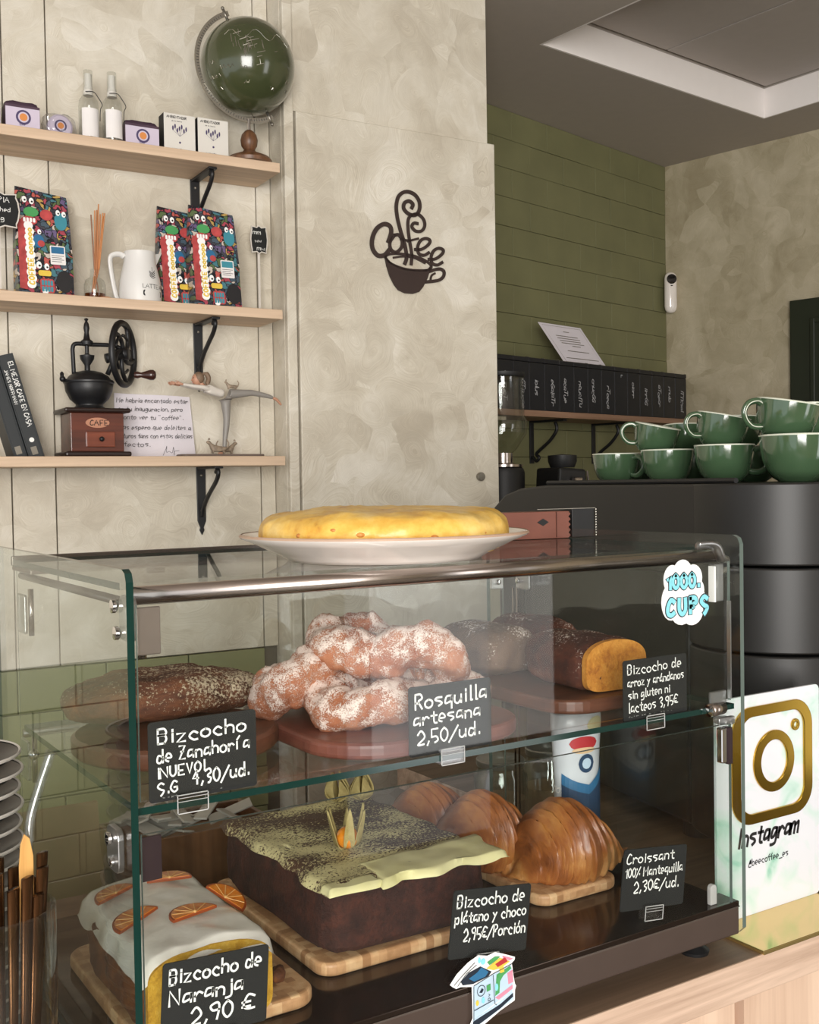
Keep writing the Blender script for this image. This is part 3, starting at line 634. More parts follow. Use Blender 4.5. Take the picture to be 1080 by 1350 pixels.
def globe():
    t = thing('desk_globe', 'olive green globe with engraved silver meridian on turned wood stand', 'globe', WA(-.050, .033, ZS1), WA_ANG)
    child('stand', MB().lathe([(.001, 0), (.042, 0), (.043, .006), (.038, .012), (.026, .017), (.014, .022), (.010, .027), (.015, .034), (.0165, .045), (.014, .055), (.008, .062), (.005, .064)], 32), 'walnut', t, smooth=45)
    child('stem', MB().lathe([(.0035, .060), (.0035, .085)], 12), 'chrome', t, smooth=45)
    cz = .1835; R = .0890; ax = Vector((-.43, 0, .90)).normalized()
    # meridian ring: half circle in the plane of the view from the top pin to the bottom pin, on the near-left side
    Rm = R+.0125; up = Vector((-.43, 0, .9)).normalized(); sd = Vector((-.9, 0, -.43)).normalized(); mr = MB(); N = 40
    rows = []
    for k in range(N+1):
        a = math.radians(-4+188*k/N); d = up*math.cos(a)+sd*math.sin(a); c_ = Vector((0, 0, cz)); n_ = Vector((0, 1, 0))
        rows.append([c_+d*(R+.007)-n_*.001, c_+d*(R+.0165)-n_*.001, c_+d*(R+.0165)+n_*.001, c_+d*(R+.007)+n_*.001])
    for i in range(N):
        o0 = len(mr.v); mr.v += [tuple(p) for p in rows[i]+rows[i+1]]
        for j in range(4): mr.f.append((o0+j, o0+(j+1) % 4, o0+4+(j+1) % 4, o0+4+j)); mr.mi.append(0)
    child('meridian', mr, 'silver', t)
    tk = MB()
    for k in range(2, 60):
        a = math.radians(188*k/62); d = up*math.cos(a)+sd*math.sin(a)
        p1 = Vector((0, -.0012, cz))+d*(R+(.0085 if k % 5 else .0075)); tk.tube([p1, Vector((0, -.0012, cz))+d*(R+.0125)], .0005, 4)
    child('graduation', tk, 'ink_black', t)
    for s_ in (1, -1):
        pn = MB().tube([Vector((0, 0, cz))+up*s_*(R-.001), Vector((0, 0, cz))+up*s_*(R+.022)], .0028, 10); pn.ball(Vector((0, 0, cz))+up*s_*(R+.023), .0035, 10, 6)
        child('axis_pin', pn, 'pewter', t, smooth=True)
    g = MB().ball((0, 0, 0), R, 64, 40); g.xf(Matrix.Translation((0, 0, cz)) @ Vector((0, 0, 1)).rotation_difference(up).to_matrix().to_4x4())
    gl = child('ball', g, 'globe', t, smooth=True)
    st = MB(); rn = random.Random(4)
    def on(lat, lon):  # lon measured around the vertical, 0 faces the viewer
        d = Vector((math.cos(lat)*math.sin(lon), -math.cos(lat)*math.cos(lon), math.sin(lat))); return Vector((0, 0, cz))+d*(R+.0002)
    for k in range(34):
        la, lo = rn.gauss(.02, .16), rn.gauss(-.42, .18); ln = rn.uniform(.05, .22); v_ = rn.random() < .5
        pts = [on(la+(ln*j/4 if v_ else .35*ln*j/4), lo+(ln*j/4 if not v_ else -.2*ln*j/4)) for j in range(5)]; st.tube(pts, .0007, 4)
    for k in range(12):
        la, lo = rn.gauss(-.55, .2), rn.gauss(-.5, .6); pts = [on(la+.04*math.sin(j*2+k), lo+.03*j) for j in range(6)]; st.tube(pts, .0006, 4)
    for lat in (.35,):
        st.tube([on(lat+.12*math.sin(lo*1.), -.9+lo*.09) for lo in range(0, 20)], .0004, 4)
    child('silver_scratches', st, 'silver', gl)
globe()

# ------------------------------------------------------------------ middle shelf
def coffee_bag(a, b, label, wd=.094, h=.19, lean=-.02, card='E'):
    t = thing('coffee_bag', label, 'coffee bag', WA(a, b, ZS2), WA_ANG, 'comic printed coffee bags')
    N = 16; mb = MB(); K = 22
    for i in range(N+1):
        u = i/N; z = h*u; d = .050*(1-u)**.9+.003; w2 = wd/2*(1-.07*u+.05*math.sin(PI*u)); x0 = -.0*u; 
        per = []
        for k in range(K):
            s_ = k/K*4
            if s_ < 1: p = (-w2+2*w2*s_, -d/2)
            elif s_ < 2: p = (w2, -d/2+d*(s_-1))
            elif s_ < 3: p = (w2-2*w2*(s_-2), d/2)
            else: p = (-w2, d/2-d*(s_-3))
            nx_ = noise.noise(Vector((p[0]*40, p[1]*30+a*9, z*30)))*.003*math.sin(PI*min(1, u*1.4))
            tz = (.012*(.5-(p[0]/wd+.5)) if i == N else 0)*1
            per.append((p[0]-.0*u, p[1]+nx_+.012*u, z+tz))
        mb.v += per
    for i in range(N):
        for k in range(K):
            k2 = (k+1) % K; mb.f.append((i*K+k, i*K+k2, (i+1)*K+k2, (i+1)*K+k)); mb.mi.append(0)
    mb.f.append(tuple(range(K-1, -1, -1))); mb.f.append(tuple(N*K+k for k in range(K))); mb.mi += [0, 0]
    child('pouch', mb, 'graffiti', t, smooth=50)
    yf = lambda z: -(.050*(1-z/h)**.9+.003)/2+.012*z/h-.0035
    def onf(m_, start):  # drape flat print on the sloping front
        for i in range(start, len(m_.v)):
            x, y, z = m_.v[i]; m_.v[i] = (x, yf(min(max(z, 0), h))+y, z)
    p = MB(); p.prism([(-wd/2+.001, .012), (-wd/2+.014, .01), (-wd/2+.016, .135), (-wd/2+.004, .135)], 0, .0004, 1)
    for k in range(11): disc(p, -wd/2+.021+.0015*(k % 2), .020+k*.0105, .0078, -.0004-.00002*(k % 3), 0, 12)
    text(p, 'COFFEE', -wd/2+.0255, .020, .0085, .0026, -.0009, 2, ang=PI/2, track=.4, jit=0); text(p, 'oonooo', -wd/2+.0255, .074, .0085, .0026, -.0009, 2, ang=PI/2, track=.4, jit=0)
    onf(p, 0); child('banner_print', p, ['pure', 'brickred', 'yel'], t)
    f = MB()
    for (ex_, ez, s_) in ((-.030, .172, 1.), (-.018, .170, 1.), (.026, .153, .9), (.036, .151, .9), (-.012, .055, 1.1), (.001, .053, 1.), (-.008, .115, .8)):
        disc(f, ex_, ez, .0042*s_, -.0004, 0, 12, .006*s_); disc(f, ex_+.0008, ez-.001, .0018*s_, -.0008, 1, 10)
    f.prism(rrect(-.012, .012, .006, .031, .004), -.0004, 0, 4)
    for k in range(4):
        for r in range(2): f.prism(rrect(-.0095+k*.005, -.0055+k*.005, .008+r*.011, .0175+r*.011, .0018), -.0009, -.0005, 3)
    f.prism(rrect(-.014, .008, .036, .046, .004), -.0006, -.0001, 5)
    f.prism(ell(-.024, .134, .014, .008, 16), -.0004, 0, 4)
    for k in range(4): f.prism(rrect(-.034+k*.0055, -.030+k*.0055, .131, .139, .0015), -.0009, -.0005, 0)
    f.prism(ell(.030, .137, .011, .016, 16), -.0003, 0, 3); f.prism(ell(.006, .147, .011, .010, 14), -.0003, 0, 4); f.prism(ell(-.020, .150, .013, .009, 14), -.0003, 0, 6)
    f.prism(ell(-.010, .098, .010, .012, 14), -.0003, 0, 7); f.prism(ell(-.006, .094, .006, .006, 14), -.0007, -.0004, 4); f.prism(ell(.030, .028, .014, .020, 16), -.0003, 0, 1); disc(f, -.004, .008, .005, -.0006, 0, 12)
    onf(f, 0); child('monster_print', f, ['pure', 'ink_black', 'red', 'teal2', 'brickred', 'yel', 'grn', 'blue'], t)['kind'] = 'stuff'
    c = MB(); c.prism(rrect(.008, .034, .058, .092, .002), -.0012, -.0008, 0); c.prism(rrect(.010, .032, .078, .090, .001), -.0016, -.0013, 1)
    for k in range(4): c.ribbon([(.0105, .074-k*.0035), (.031-.004*(k % 2), .074-k*.0035)], .0009, -.0015, 2)
    onf(c, 0); child('tasting_card', c, ['paper', 'blue' if card == 'E' else 'teal2', 'ink_black'], t)
    return t
coffee_bag(-.430, .062, 'comic printed coffee bag beside the reed diffuser')
coffee_bag(-.168, .088, 'comic printed coffee bag half hidden behind another bag', card='T')
coffee_bag(-.119, .052, 'comic printed coffee bag in front beside the shelf bracket', card='T')
def diffuser():
    t = thing('reed_diffuser', 'small glass reed diffuser with reddish reeds', 'diffuser', WA(-.343, .055, ZS2), WA_ANG)
    child('bottle', MB().lathe([(.001, 0), (.017, 0), (.019, .003), (.019, .030), (.016, .038), (.008, .044), (.008, .056), (.010, .057)], 28, cap=False), 'thin_glass', t, smooth=40)
    child('oil', MB().lathe([(.001, .002), (.0175, .003), (.0175, .014), (.001, .014)], 28), 'amber', t, smooth=40)
    rn = random.Random(2)
    for k in range(7):
        dx, dy = rn.uniform(.0, .022), rn.uniform(-.008, .008); child('reed', MB().tube([(-.006+rn.uniform(-.004, .004), 0, .004), (dx*.4, dy*.4, .06), (dx, dy, rn.uniform(.155, .175))], .0012, 6), 'reed', t)
    child('reed', MB().tube([(.008, -.002, .004), (0, 0, .06), (-.004, 0, .155)], .0012, 6), 'terra', t)
    child('stopper', MB().lathe([(.001, 0), (.011, 0), (.011, .005), (.001, .006)], 20, (.012, -.022, 0)), 'reed', t, smooth=40)
diffuser()
def jug():
    t = thing('milk_jug', 'white steel milk jug with latte art printing', 'jug', WA(-.259, .06, ZS2), WA_ANG)
    child('body', MB().lathe([(.001, 0), (.0355, 0), (.0385, .003), (.0385, .022), (.0365, .045), (.031, .068), (.0285, .080), (.0285, .096), (.0275, .096), (.0275, .080), (.030, .066), (.035, .044), (.036, .02), (.034, .004), (.001, .003)], 40), 'jugwhite', t, smooth=40)
    child('spout', MB().add([(.024, -.010, .093), (.042, 0, .099), (.024, .010, .093), (.0285, 0, .070)], [(0, 1, 3), (1, 2, 3)]), 'jugwhite', t, smooth='flat')
    child('handle', MB().tube(smooth_path([(-.0285, 0, .086), (-.036, 0, .090), (-.048, 0, .088), (-.054, 0, .080), (-.052, 0, .055), (-.046, 0, .020), (-.042, 0, .008)], 5), .0035, 8, flat=1.8), 'jugwhite', t, smooth=True)
    def bend(m_, r):
        for i, (x, y, z) in enumerate(m_.v):
            rr = (.0385 if z < .022 else .0385-(z-.022)*.087 if z < .045 else .0365-(z-.045)*.239)+.0004; a = x/rr; m_.v[i] = (math.sin(a)*rr, -math.cos(a)*rr-.0001, z)
    m = MB(); text(m, 'LATTE ART', -.006, .026, .0075, .0009, 0, 0, track=-.6, jit=0); 
    m.prism(rrect(-.006, .036, .012, .0225, .003), 0, .0001, 0); bend(m, 0); child('print', m, 'ink_black', t, smooth='flat')
    m = MB(); text(m, 'COFFEE', -.002, .0145, .006, .0009, -.0, 0, track=.1, jit=0); bend(m, 0)
    for i, (x, y, z) in enumerate(m.v): m.v[i] = (x*1.02, y*1.02, z)
    child('print_letters', m, 'jugwhite', t, smooth='flat')
    m = MB()
    for k in range(4): m.ribbon([tuple(p) for p in smooth_path([(.008, .058-k*.003), (.014, .054-k*.003), (.020, .060-k*.004)], 4)], .0013, 0)
    m.ribbon([(.014, .066), (.014, .050)], .0008, 0); bend(m, 0); child('leaf_print', m, 'ink_black', t, smooth='flat')
jug()
def stake_sign(a, b, label, wd, h, zc_, words_, base=True):
    t = thing('stake_sign', label, 'sign', WA(a, b, ZS2), WA_ANG, 'small chalkboard price signs on sticks')
    child('stick', MB().box(-.0022, .0022, .0018, .0045, .004, zc_), 'fig_white', t)
    if base: child('base', MB().lathe([(.001, 0), (.016, 0), (.016, .004), (.013, .006), (.001, .006)], 20, sy=.7), 'oak', t, smooth=40)
    def shp(e):
        w2, h2 = wd/2+e, h/2+e; return [(x, z+zc_) for x, z in ((-w2, -h2*.55), (-w2*.9, -h2*.8), (-w2*.92, -h2), (-w2*.3, -h2*.93), (0, -h2*1.08), (w2*.3, -h2*.93), (w2*.92, -h2), (w2*.9, -h2*.8), (w2, -h2*.55), (w2*1.08, 0), (w2, h2*.55), (w2*.9, h2*.8), (w2*.92, h2), (w2*.3, h2*.93), (0, h2*1.08), (-w2*.3, h2*.93), (-w2*.92, h2), (-w2*.9, h2*.8), (-w2, h2*.55), (-w2*1.08, 0))]
    child('frame', MB().prism(shp(.0022), -.001, .0018), 'fig_white', t); child('board', MB().prism(shp(0), -.0016, -.0009), 'chalk', t)
    m = MB()
    for i, s_ in enumerate(words_): text(m, s_, -wd/2+.003+.004*i, zc_+h/2-.014-i*.0155, .0085 if i != 1 else .007, .0009, -.0019, 0, seed=i, track=-.3)
    if words_: child('lettering', m, 'ink_white', t)
stake_sign(-.508, .035, 'small chalkboard stake sign reading etiopia with the price of a bag', .060, .054, .142, ['ETIOPIA', '(Washed)', '250g'])
stake_sign(-.528, .075, 'small chalkboard stake sign behind the etiopia sign', .060, .054, .160, ['KENIA', 'AA', '250g'])
stake_sign(-.0135, .082, 'small chalkboard stake sign seen nearly edge-on in the shelf corner', .030, .048, .148, ['mm', 'ww', 'mw'])

# ------------------------------------------------------------------ lowest shelf
def book(off, b, wd, label, txt):
    t = thing('book', label, 'book', WA(off, b, ZS3+.0008), 0, 'dark books leaning on the lowest shelf'); t.rotation_euler = (0, math.radians(-15.5), WA_ANG)
    H = .186
    child('cover', MB().box(-wd, -wd+.0022, 0, .10, 0, H).box(-.0022, 0, 0, .10, 0, H).box(-wd+.0022, -.0022, 0, .0025, 0, H), 'bookblack', t, bevel=.0006)
    child('pages', MB().box(-wd+.003, -.003, .003, .096, .002, H-.003), 'paper', t)
    m = MB()
    if txt:
        textfit(m, 'EL MEJOR CAFE EN CASA', -.0125, -.0125+.116, .172, .0078, .0013, y=-.0006, ang=-PI/2, jit=0); textfit(m, 'JAMES HOFFMANN', -.0225, -.0225+.062, .160, .0052, .0009, y=-.0006, ang=-PI/2, jit=0)
        disc(m, -wd/2, .034, .0042, -.0006, 0, 16)
    m.prism(rrect(-wd/2-.006, -wd/2+.004, .008, .022, .001), -.0004, -.0001, 1); child('spine_print', m, ['ink_white', 'pewter'], t); return t
book(-.4395, .045, .026, 'black book titled for coffee at home leaning outermost', True)
book(-.4670, .052, .022, 'plain black book leaning behind the titled coffee book', False)
def mill():
    t = thing('coffee_mill', 'antique coffee mill with black iron flywheel and mahogany drawer box', 'coffee mill', WA(-.352, .062, ZS3), WA_ANG)
    child('foot', MB().box(-.058, .058, -.048, .048, 0, .009), 'mill_edge', t, bevel=.003)
    child('box', MB().box(-.047, .047, -.038, .038, .009, .078), 'red_wood', t, bevel=.0015)
    child('lid', MB().box(-.058, .058, -.048, .048, .078, .086), 'mill_edge', t, bevel=.003)
    dr = child('drawer', MB().box(-.021, .030, -.042, -.036, .017, .044), 'drawer', t, bevel=.0012)
    child('knob', MB().ball((.005, -.046, .031), .0045, 14, 8), 'iron', dr, smooth=True)
    m = MB(); m.prism(ell(.0, .060, .021, .009, 28), -.0398, -.038, 0); b_ = child('badge', m, 'badge', t)
    m = MB(); text(m, 'CAFE', -.013, .0555, .009, .0015, -.0403, 0, jit=0); child('lettering', m, 'mill_edge', b_)
    child('funnel', MB().lathe([(.030, .086), (.024, .092), (.024, .095), (.034, .104), (.041, .118), (.043, .132), (.041, .137), (.034, .146), (.024, .152), (.012, .155), (.001, .156)], 36, (-.004, 0, 0)), 'iron', t, smooth=60)
    child('rim_band', MB().lathe([(.0425, .131), (.0445, .133), (.0445, .136), (.0425, .138)], 36, (-.004, 0, 0), cap=False), 'iron', t, smooth=40)
    child('ear', MB().ball((-.051, -.004, .139), .0055, 10, 8).ball((-.052, -.004, .149), .003, 8, 6).tube([(-.043, 0, .136), (-.052, -.004, .139), (-.052, -.004, .149)], .0035, 8), 'iron', t, smooth=True)
    child('yoke', MB().tube(smooth_path([(-.030, 0, .148), (-.031, 0, .180), (-.031, 0, .196), (-.025, 0, .203), (.0, 0, .203), (.040, 0, .203), (.055, 0, .198)], 4), .0038, 8).tube([(.030, 0, .150), (.040, 0, .172), (.050, 0, .190)], .0045, 8).tube([(.026, -.006, .178), (.056, -.006, .186)], .009, 10), 'iron', t, smooth=True)
    child('spindle', MB().lathe([(.005, .150), (.005, .165), (.012, .176), (.013, .183), (.006, .184), (.0035, .186), (.0035, .200), (.010, .202), (.011, .208), (.006, .212), (.004, .224), (.0055, .232), (.004, .240), (.002, .244), (.004, .248), (.001, .250)], 20, (-.006, 0, 0)), 'iron', t, smooth=50)
    # flywheel, its axis along x
    cx, cz, R = .061, .188, .056; wh = MB()
    ring = [(cx, -.004+R*.92*math.cos(a)*1., cz+R*math.sin(a)) for a in [2*PI*k/40 for k in range(40)]]
    wh.tube(ring, .006, 8, closed=True); wh.tube([(cx-.012, -.004, cz), (cx+.010, -.004, cz)], .011, 14)
    fly = MB().add(wh.v, wh.f)
    for k in range(5):
        a0 = 2*PI*k/5+.3; pts = [(cx, -.004+math.cos(a0+s_*.9)*(.008+.044*s_), cz+math.sin(a0+s_*.9)*(.008+.044*s_)) for s_ in [j/7 for j in range(8)]]; fly.tube(pts, .0042, 6)
        a1 = a0+.5; fly.tube([(cx, -.004+math.cos(a1+q*.8)*.034, cz+math.sin(a1+q*.8)*.034) for q in [j/5 for j in range(6)]], .003, 6)
    f_ = child('flywheel', fly, 'iron', t, smooth=True); f_.rotation_euler = (0, 0, 0)
    f_.data.transform(Matrix.Translation((cx, 0, cz)) @ Matrix.Rotation(math.radians(-38), 4, 'Z') @ Matrix.Translation((-cx, 0, -cz)))
    h = MB().lathe([(.001, 0), (.005, 0), (.0065, .006), (.0045, .012), (.007, .020), (.0095, .028), (.0095, .034), (.006, .038), (.001, .039)], 20); h.xf(Matrix.Translation((cx+.010, -.028, cz-.040)) @ Matrix.Rotation(math.radians(-22), 4, 'Z') @ Matrix.Rotation(PI/2, 4, 'Y'))
    child('crank_handle', h, 'mill_knob', t, smooth=50)
mill()
def letter():
    t = thing('handwritten_letter', 'white handwritten letter standing behind the coffee mill', 'letter', WA(-.222, .103, ZS3), 0); t.rotation_euler = (math.radians(-4), 0, WA_ANG)
    v = []; N = 10
    for k in range(N+1): 
        x = -.078+.156*k/N; y = .003*math.sin(k*.7); v += [(x, y, 0.001 if k < 9 else .0), (x*.94-.002, y+.002, .122-.004*k/N)]
    mb = MB().add(v, [(2*k, 2*k+2, 2*k+3, 2*k+1) for k in range(N)]); o = child('sheet', mb, 'paper_note', t); s_ = o.modifiers.new('t', 'SOLIDIFY'); s_.thickness = .0005
    m = MB(); L = ['Me habria encantado estar', 'en tu inauguracion, pero', 'pronto ver tu "coffee".', 'Mas espero que deleites a', 'futuros fans con estas delicias', 'afectos.']
    for i, s_ in enumerate(L): textfit(m, s_, -.072+.002*(i % 2), [.066, .055, .056, .070, .072, -.010][i], .104-i*.0160-(.003 if i > 2 else 0), .0088, .0009, y=-.0035, seed=i+3, slant=.15, jit=.5)
    m.ribbon([tuple(p) for p in smooth_path([(.012, .004), (.018, .016), (.020, .022), (.019, .010), (.024, .012), (.030, .009), (.033, .020), (.034, .004), (.035, .012), (.044, .013)], 4)], .0007, -.0035)
    child('handwriting', m, 'ink_black', t)
letter()
def skinned(name, chains, mat, parent, sub=2):
    """chains: lists of (point, radius); the first chain's first vertex is the root; later chains may start on an existing point"""
    vs, es, rs = [], [], []
    def vid(p, r):
        for i, q in enumerate(vs):
            if (Vector(q)-Vector(p)).length < 1e-6: return i
        vs.append(p); rs.append(r); return len(vs)-1
    for ch in chains:
        ids = [vid(p, r) for p, r in ch]; es += list(zip(ids[:-1], ids[1:]))
    me = bpy.data.meshes.new(name); me.from_pydata(vs, es, []); me.materials.append(M[mat]); o = bpy.data.objects.new(name, me); C.objects.link(o); o.parent = parent
    sk = o.modifiers.new('skin', 'SKIN'); sk.use_smooth_shade = True
    for i, r in enumerate(rs): me.skin_vertices[0].data[i].radius = (r, r)
    me.skin_vertices[0].data[0].use_root = True
    s_ = o.modifiers.new('s', 'SUBSURF'); s_.levels = sub; s_.render_levels = sub
    return o
def figurine():
    t = thing('yoga_figurine', 'figurine of a woman balancing on one leg with arms stretched, cats around her', 'figurine', WA(-.105, .055, ZS3), WA_ANG)
    child('base', MB().prism(rrect(-.090, .078, -.022, .022, .012), 0, .005, plane='XY'), 'walnut_grey', t, bevel=.002)
    H = .120
    skinned('trousers', [[((.004, 0, H), .0105), ((.006, 0, H-.02), .0098), ((.007, 0, H-.045), .0068), ((.006, 0, .060), .0066), ((.003, 0, .035), .0050), ((.001, 0, .014), .0036)],
                         [((.004, 0, H), .0105), ((.026, 0, H+.001), .0095), ((.060, 0, H+.004), .0062), ((.090, 0, H-.001), .0048), ((.104, 0, H-.005), .0034)]], 'fig_grey', t)
    skinned('feet', [[((.001, 0, .014), .0034), ((0, 0, .0085), .0034), ((-.007, -.001, .0072), .0028), ((-.012, -.001, .0065), .0020)]], 'skin', t)
    skinned('raised_foot', [[((.103, 0, H-.005), .0032), ((.110, 0, H-.007), .0032), ((.116, 0, H-.013), .0028), ((.121, 0, H-.019), .0018)]], 'skin', t)
    skinned('top', [[((.004, 0, H+.001), .0105), ((-.010, 0, H+.002), .0088), ((-.026, 0, H+.006), .0105), ((-.038, 0, H+.010), .0090)],
                    [((-.026, 0, H+.006), .0105), ((-.037, -.010, H+.010), .0048), ((-.060, -.011, H+.012), .0040), ((-.082, -.010, H+.015), .0030)],
                    [((-.026, 0, H+.006), .0105), ((-.037, .010, H+.010), .0048), ((-.060, .009, H+.012), .0040), ((-.082, .006, H+.015), .0030)]], 'fig_white', t)
    hands = [[((-.080, -.010, H+.015), .0024), ((-.088, -.0085, H+.016), .0028), ((-.094, -.008, H+.017), .0024)]]
    for k, (dz, ln) in enumerate(((-.0022, .009), (-.0007, .011), (.0008, .0115), (.0022, .010))): hands.append([((-.094, -.008, H+.017), .0024), ((-.098, -.0075, H+.017+dz), .0011), ((-.094-ln, -.006, H+.0178+dz*1.2), .0008)])
    hands.append([((-.088, -.0085, H+.016), .0028), ((-.091, -.010, H+.0205), .0011), ((-.096, -.009, H+.0215), .0008)])
    skinned('hand', hands, 'skin', t, 1)
    skinned('hand', [[((x, -y*.85+.001, z), r) for (x, y, z), r in ch] for ch in hands], 'skin', t, 1)
    hd = MB().ball((-.051, 0, H+.026), .0105, 20, 14, sc=(.9, .82, 1.1)); hd.ball((-.0605, 0, H+.0245), .0018, 8, 6).tube([(-.036, 0, H+.012), (-.047, 0, H+.022)], .0045, 10)
    h_ = child('head', hd, 'skin', t, smooth=True)
    child('eye', MB().ball((-.0585, -.0042, H+.0285), .0010, 8, 6).ball((-.0585, .0042, H+.0285), .0010, 8, 6), 'ink_black', h_); child('mouth', MB().ball((-.0592, 0, H+.0195), .0014, 8, 6, sc=(.6, 1.3, .5)), 'pink', h_)
    child('ear', MB().ball((-.0495, -.0086, H+.026), .0020, 8, 6, sc=(.8, .5, 1.2)), 'skin', h_)
    hr = MB().ball((-.047, 0, H+.029), .0118, 20, 12, sc=(.88, .9, 1.0)); hr.tube(smooth_path([(-.040, 0, H+.036), (-.032, 0, H+.037), (-.028, -.001, H+.028), (-.031, -.002, H+.018), (-.028, -.002, H+.012)], 4), [.003]*4+[.0048]*4+[.0045]*4+[.003]*4+[.001], 10)
    child('hair', hr, 'hair', t, smooth=True)
    # cats: one on her back, two by her feet
    def cat(x, y, z, s_, sx_, seat):
        c = [[((x, y, z+.010*s_), .0062*s_), ((x+sx_*.012*s_, y, z+.012*s_), .0060*s_), ((x+sx_*.018*s_, y, z+.019*s_), .0036*s_), ((x+sx_*.021*s_, y, z+.025*s_), .0050*s_), ((x+sx_*.027*s_, y, z+.0235*s_), .0026*s_)],
             [((x, y, z+.010*s_), .0062*s_), ((x-sx_*.010*s_, y, z+.010*s_), .0058*s_), ((x-sx_*.018*s_, y, z+.013*s_), .0020*s_), ((x-sx_*.021*s_, y, z+.022*s_), .0016*s_), ((x-sx_*.016*s_, y, z+.030*s_), .0015*s_)]]
        for dy in (-.0035, .0035):
            c.append([((x+sx_*.012*s_, y, z+.012*s_), .0060*s_), ((x+sx_*.013*s_, y+dy*s_, z+.006*s_), .0022*s_), ((x+sx_*.014*s_, y+dy*s_, z+.0012), .0018*s_)])
            c.append([((x-sx_*.010*s_, y, z+.010*s_), .0058*s_), ((x-sx_*.008*s_, y+dy*s_, z+.006*s_), .0030*s_), ((x-sx_*.012*s_, y+dy*s_, z+.0035*s_), .0018*s_), ((x-sx_*.009*s_, y+dy*s_, z+.0012), .0018*s_)])
        cc = skinned('cat', c, 'cat', t, 1)
        for dy in (-.0028, .0028): child('ear', MB().lathe([(.0018*s_, 0), (.0001, .0045*s_)], 6, (x+sx_*.0205*s_, y+dy*s_, z+.0285*s_)), 'cat', cc)
    cat(-.012, -.006, .005, .95, -1, 1); cat(.008, .012, .005, .9, 1, 1); cat(.020, 0, H+.008, .62, -1, 0)
figurine()
# ------------------------------------------------------------------ back corridor: tins, shelf, grinders, device
t = thing('tin_shelf', 'narrow wood shelf of black coffee tins on the olive brick wall', 'shelf', GW(-.6, 0, .7365), G_ANG)
child('board', MB().box(-.75, .470, -.15, -.0015, -.017, 0), 'shelf_brown', t, bevel=.001)

for a, lb in ((-.752, 'black scroll bracket under the tin shelf beside the coffee grinder'), (-.440, 'black scroll bracket under the tin shelf behind the green cups')):
    t = thing('shelf_bracket', lb, 'bracket', GW(a, 0, .7365-.0172), G_ANG, 'black iron brackets under the tin shelf')
    child('wall_plate', MB().box(-.009, .009, -.005, -.0005, -.125, 0), 'iron', t, bevel=.001); child('arm', MB().box(-.009, .009, -.125, -.005, -.006, -.0005), 'iron', t)
    child('scroll', MB().tube(smooth_path([(0, -.006, -.105), (0, -.02, -.118), (0, -.03, -.108), (0, -.02, -.098), (0, -.035, -.085), (0, -.07, -.06), (0, -.095, -.03), (0, -.09, -.008)], 4), .005, 8), 'iron', t, smooth=True)
tins = None; rn = random.Random(5)
POS = ['first', 'second', 'third', 'fourth', 'fifth', 'sixth', 'seventh', 'eighth', 'ninth', 'tenth', 'eleventh', 'twelfth', 'thirteenth', 'fourteenth', 'fifteenth', 'sixteenth']
for k in range(15):
    a = -.1455-k*.0685
    t = thing('coffee_tin', f'narrow black coffee tin, {POS[k]} counting from the plaster corner', 'tin', GW(a, -.14, .7367), G_ANG, 'black coffee tins on the shelf')
    child('body', MB().box(-.0335, .0335, 0, .115, 0, .132), 'tin', t, bevel=.002); child('lid', MB().box(-.034, .034, -.0006, .116, .1325, .1455), 'tin', t, bevel=.002)
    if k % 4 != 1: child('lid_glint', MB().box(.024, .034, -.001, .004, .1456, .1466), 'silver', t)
    m = MB()
    if k not in (5,):
        z = .105-rn.uniform(0, .02); n_ = rn.choice([5, 6, 7, 9])
        text(m, ''.join(rn.choice('anrocuelsGKTi') for _ in range(n_)), -.006+rn.uniform(-.008, .006), z, .0155, .0022, -.0012, 0, ang=-PI/2, seed=k, track=-1.2, jit=.8, slant=.2)
    else: text(m, 'r', -.002, .115, .014, .0018, -.0012, 0)
    child('chalk_writing', m, 'chalk_dim', t)
for o in bpy.data.objects:
    if o.name.startswith('chalk_writing') and o.data: o.data.materials.clear(); o.data.materials.append(M['chalk_dim'])
t = thing('printed_notice', 'white printed notice leaning on top of the black tins', 'notice', GW(-.715+.1055, -.10, .8835), 0)
t.rotation_euler = (math.radians(-14), math.radians(0), G_ANG)
sh = MB().prism([(-.1055, 0), (.1055, 0), (.012, .118), (-.194, .118)], 0, .0008); child('sheet', sh, 'paper_note', t)
m = MB(); fr = [(-.096, .006), (.088, .006), (.006, .112), (-.178, .112), (-.096, .006)]; m.ribbon(fr, .0012, -.0005)
sk = lambda x, z: (x-.745*z+.002, z)
for z, a, b in ((.098, -.010, .018), (.084, -.06, .045), (.077, -.06, .05), (.070, -.055, .045), (.063, -.055, .055), (.056, -.01, .03), (.040, -.05, .055), (.018, -.08, .08)): m.ribbon([sk(a, z), sk(b, z)], .0022, -.0005)
child('print', m, 'pewter', t)
t = thing('wall_freshener', 'white capsule-shaped dispenser with black lens in the wall corner', 'dispenser', GW(-.024, -.0315, 1.1725), 0); t.rotation_euler = (0, 0, G_ANG-PI/4)
child('body', MB().lathe([(.001, -.068), (.012, -.066), (.0185, -.058), (.021, -.046), (.021, .048), (.0185, .060), (.012, .067), (.001, .069)], 32, sy=.8), 'white_ceramic', t, smooth=True)
m = MB().lathe([(.001, 0), (.0155, 0), (.0165, .002), (.001, .003)], 28, sx=1); m.xf(Matrix.Translation((.0, -.0158, .044)) @ Matrix.Rotation(PI/2, 4, 'X')); child('lens', m, 'lens', t, smooth=40)
child('sensor', MB().ball((0, -.0168, .022), .003, 10, 6, sc=(1.4, .5, .7)), 'lens', t)

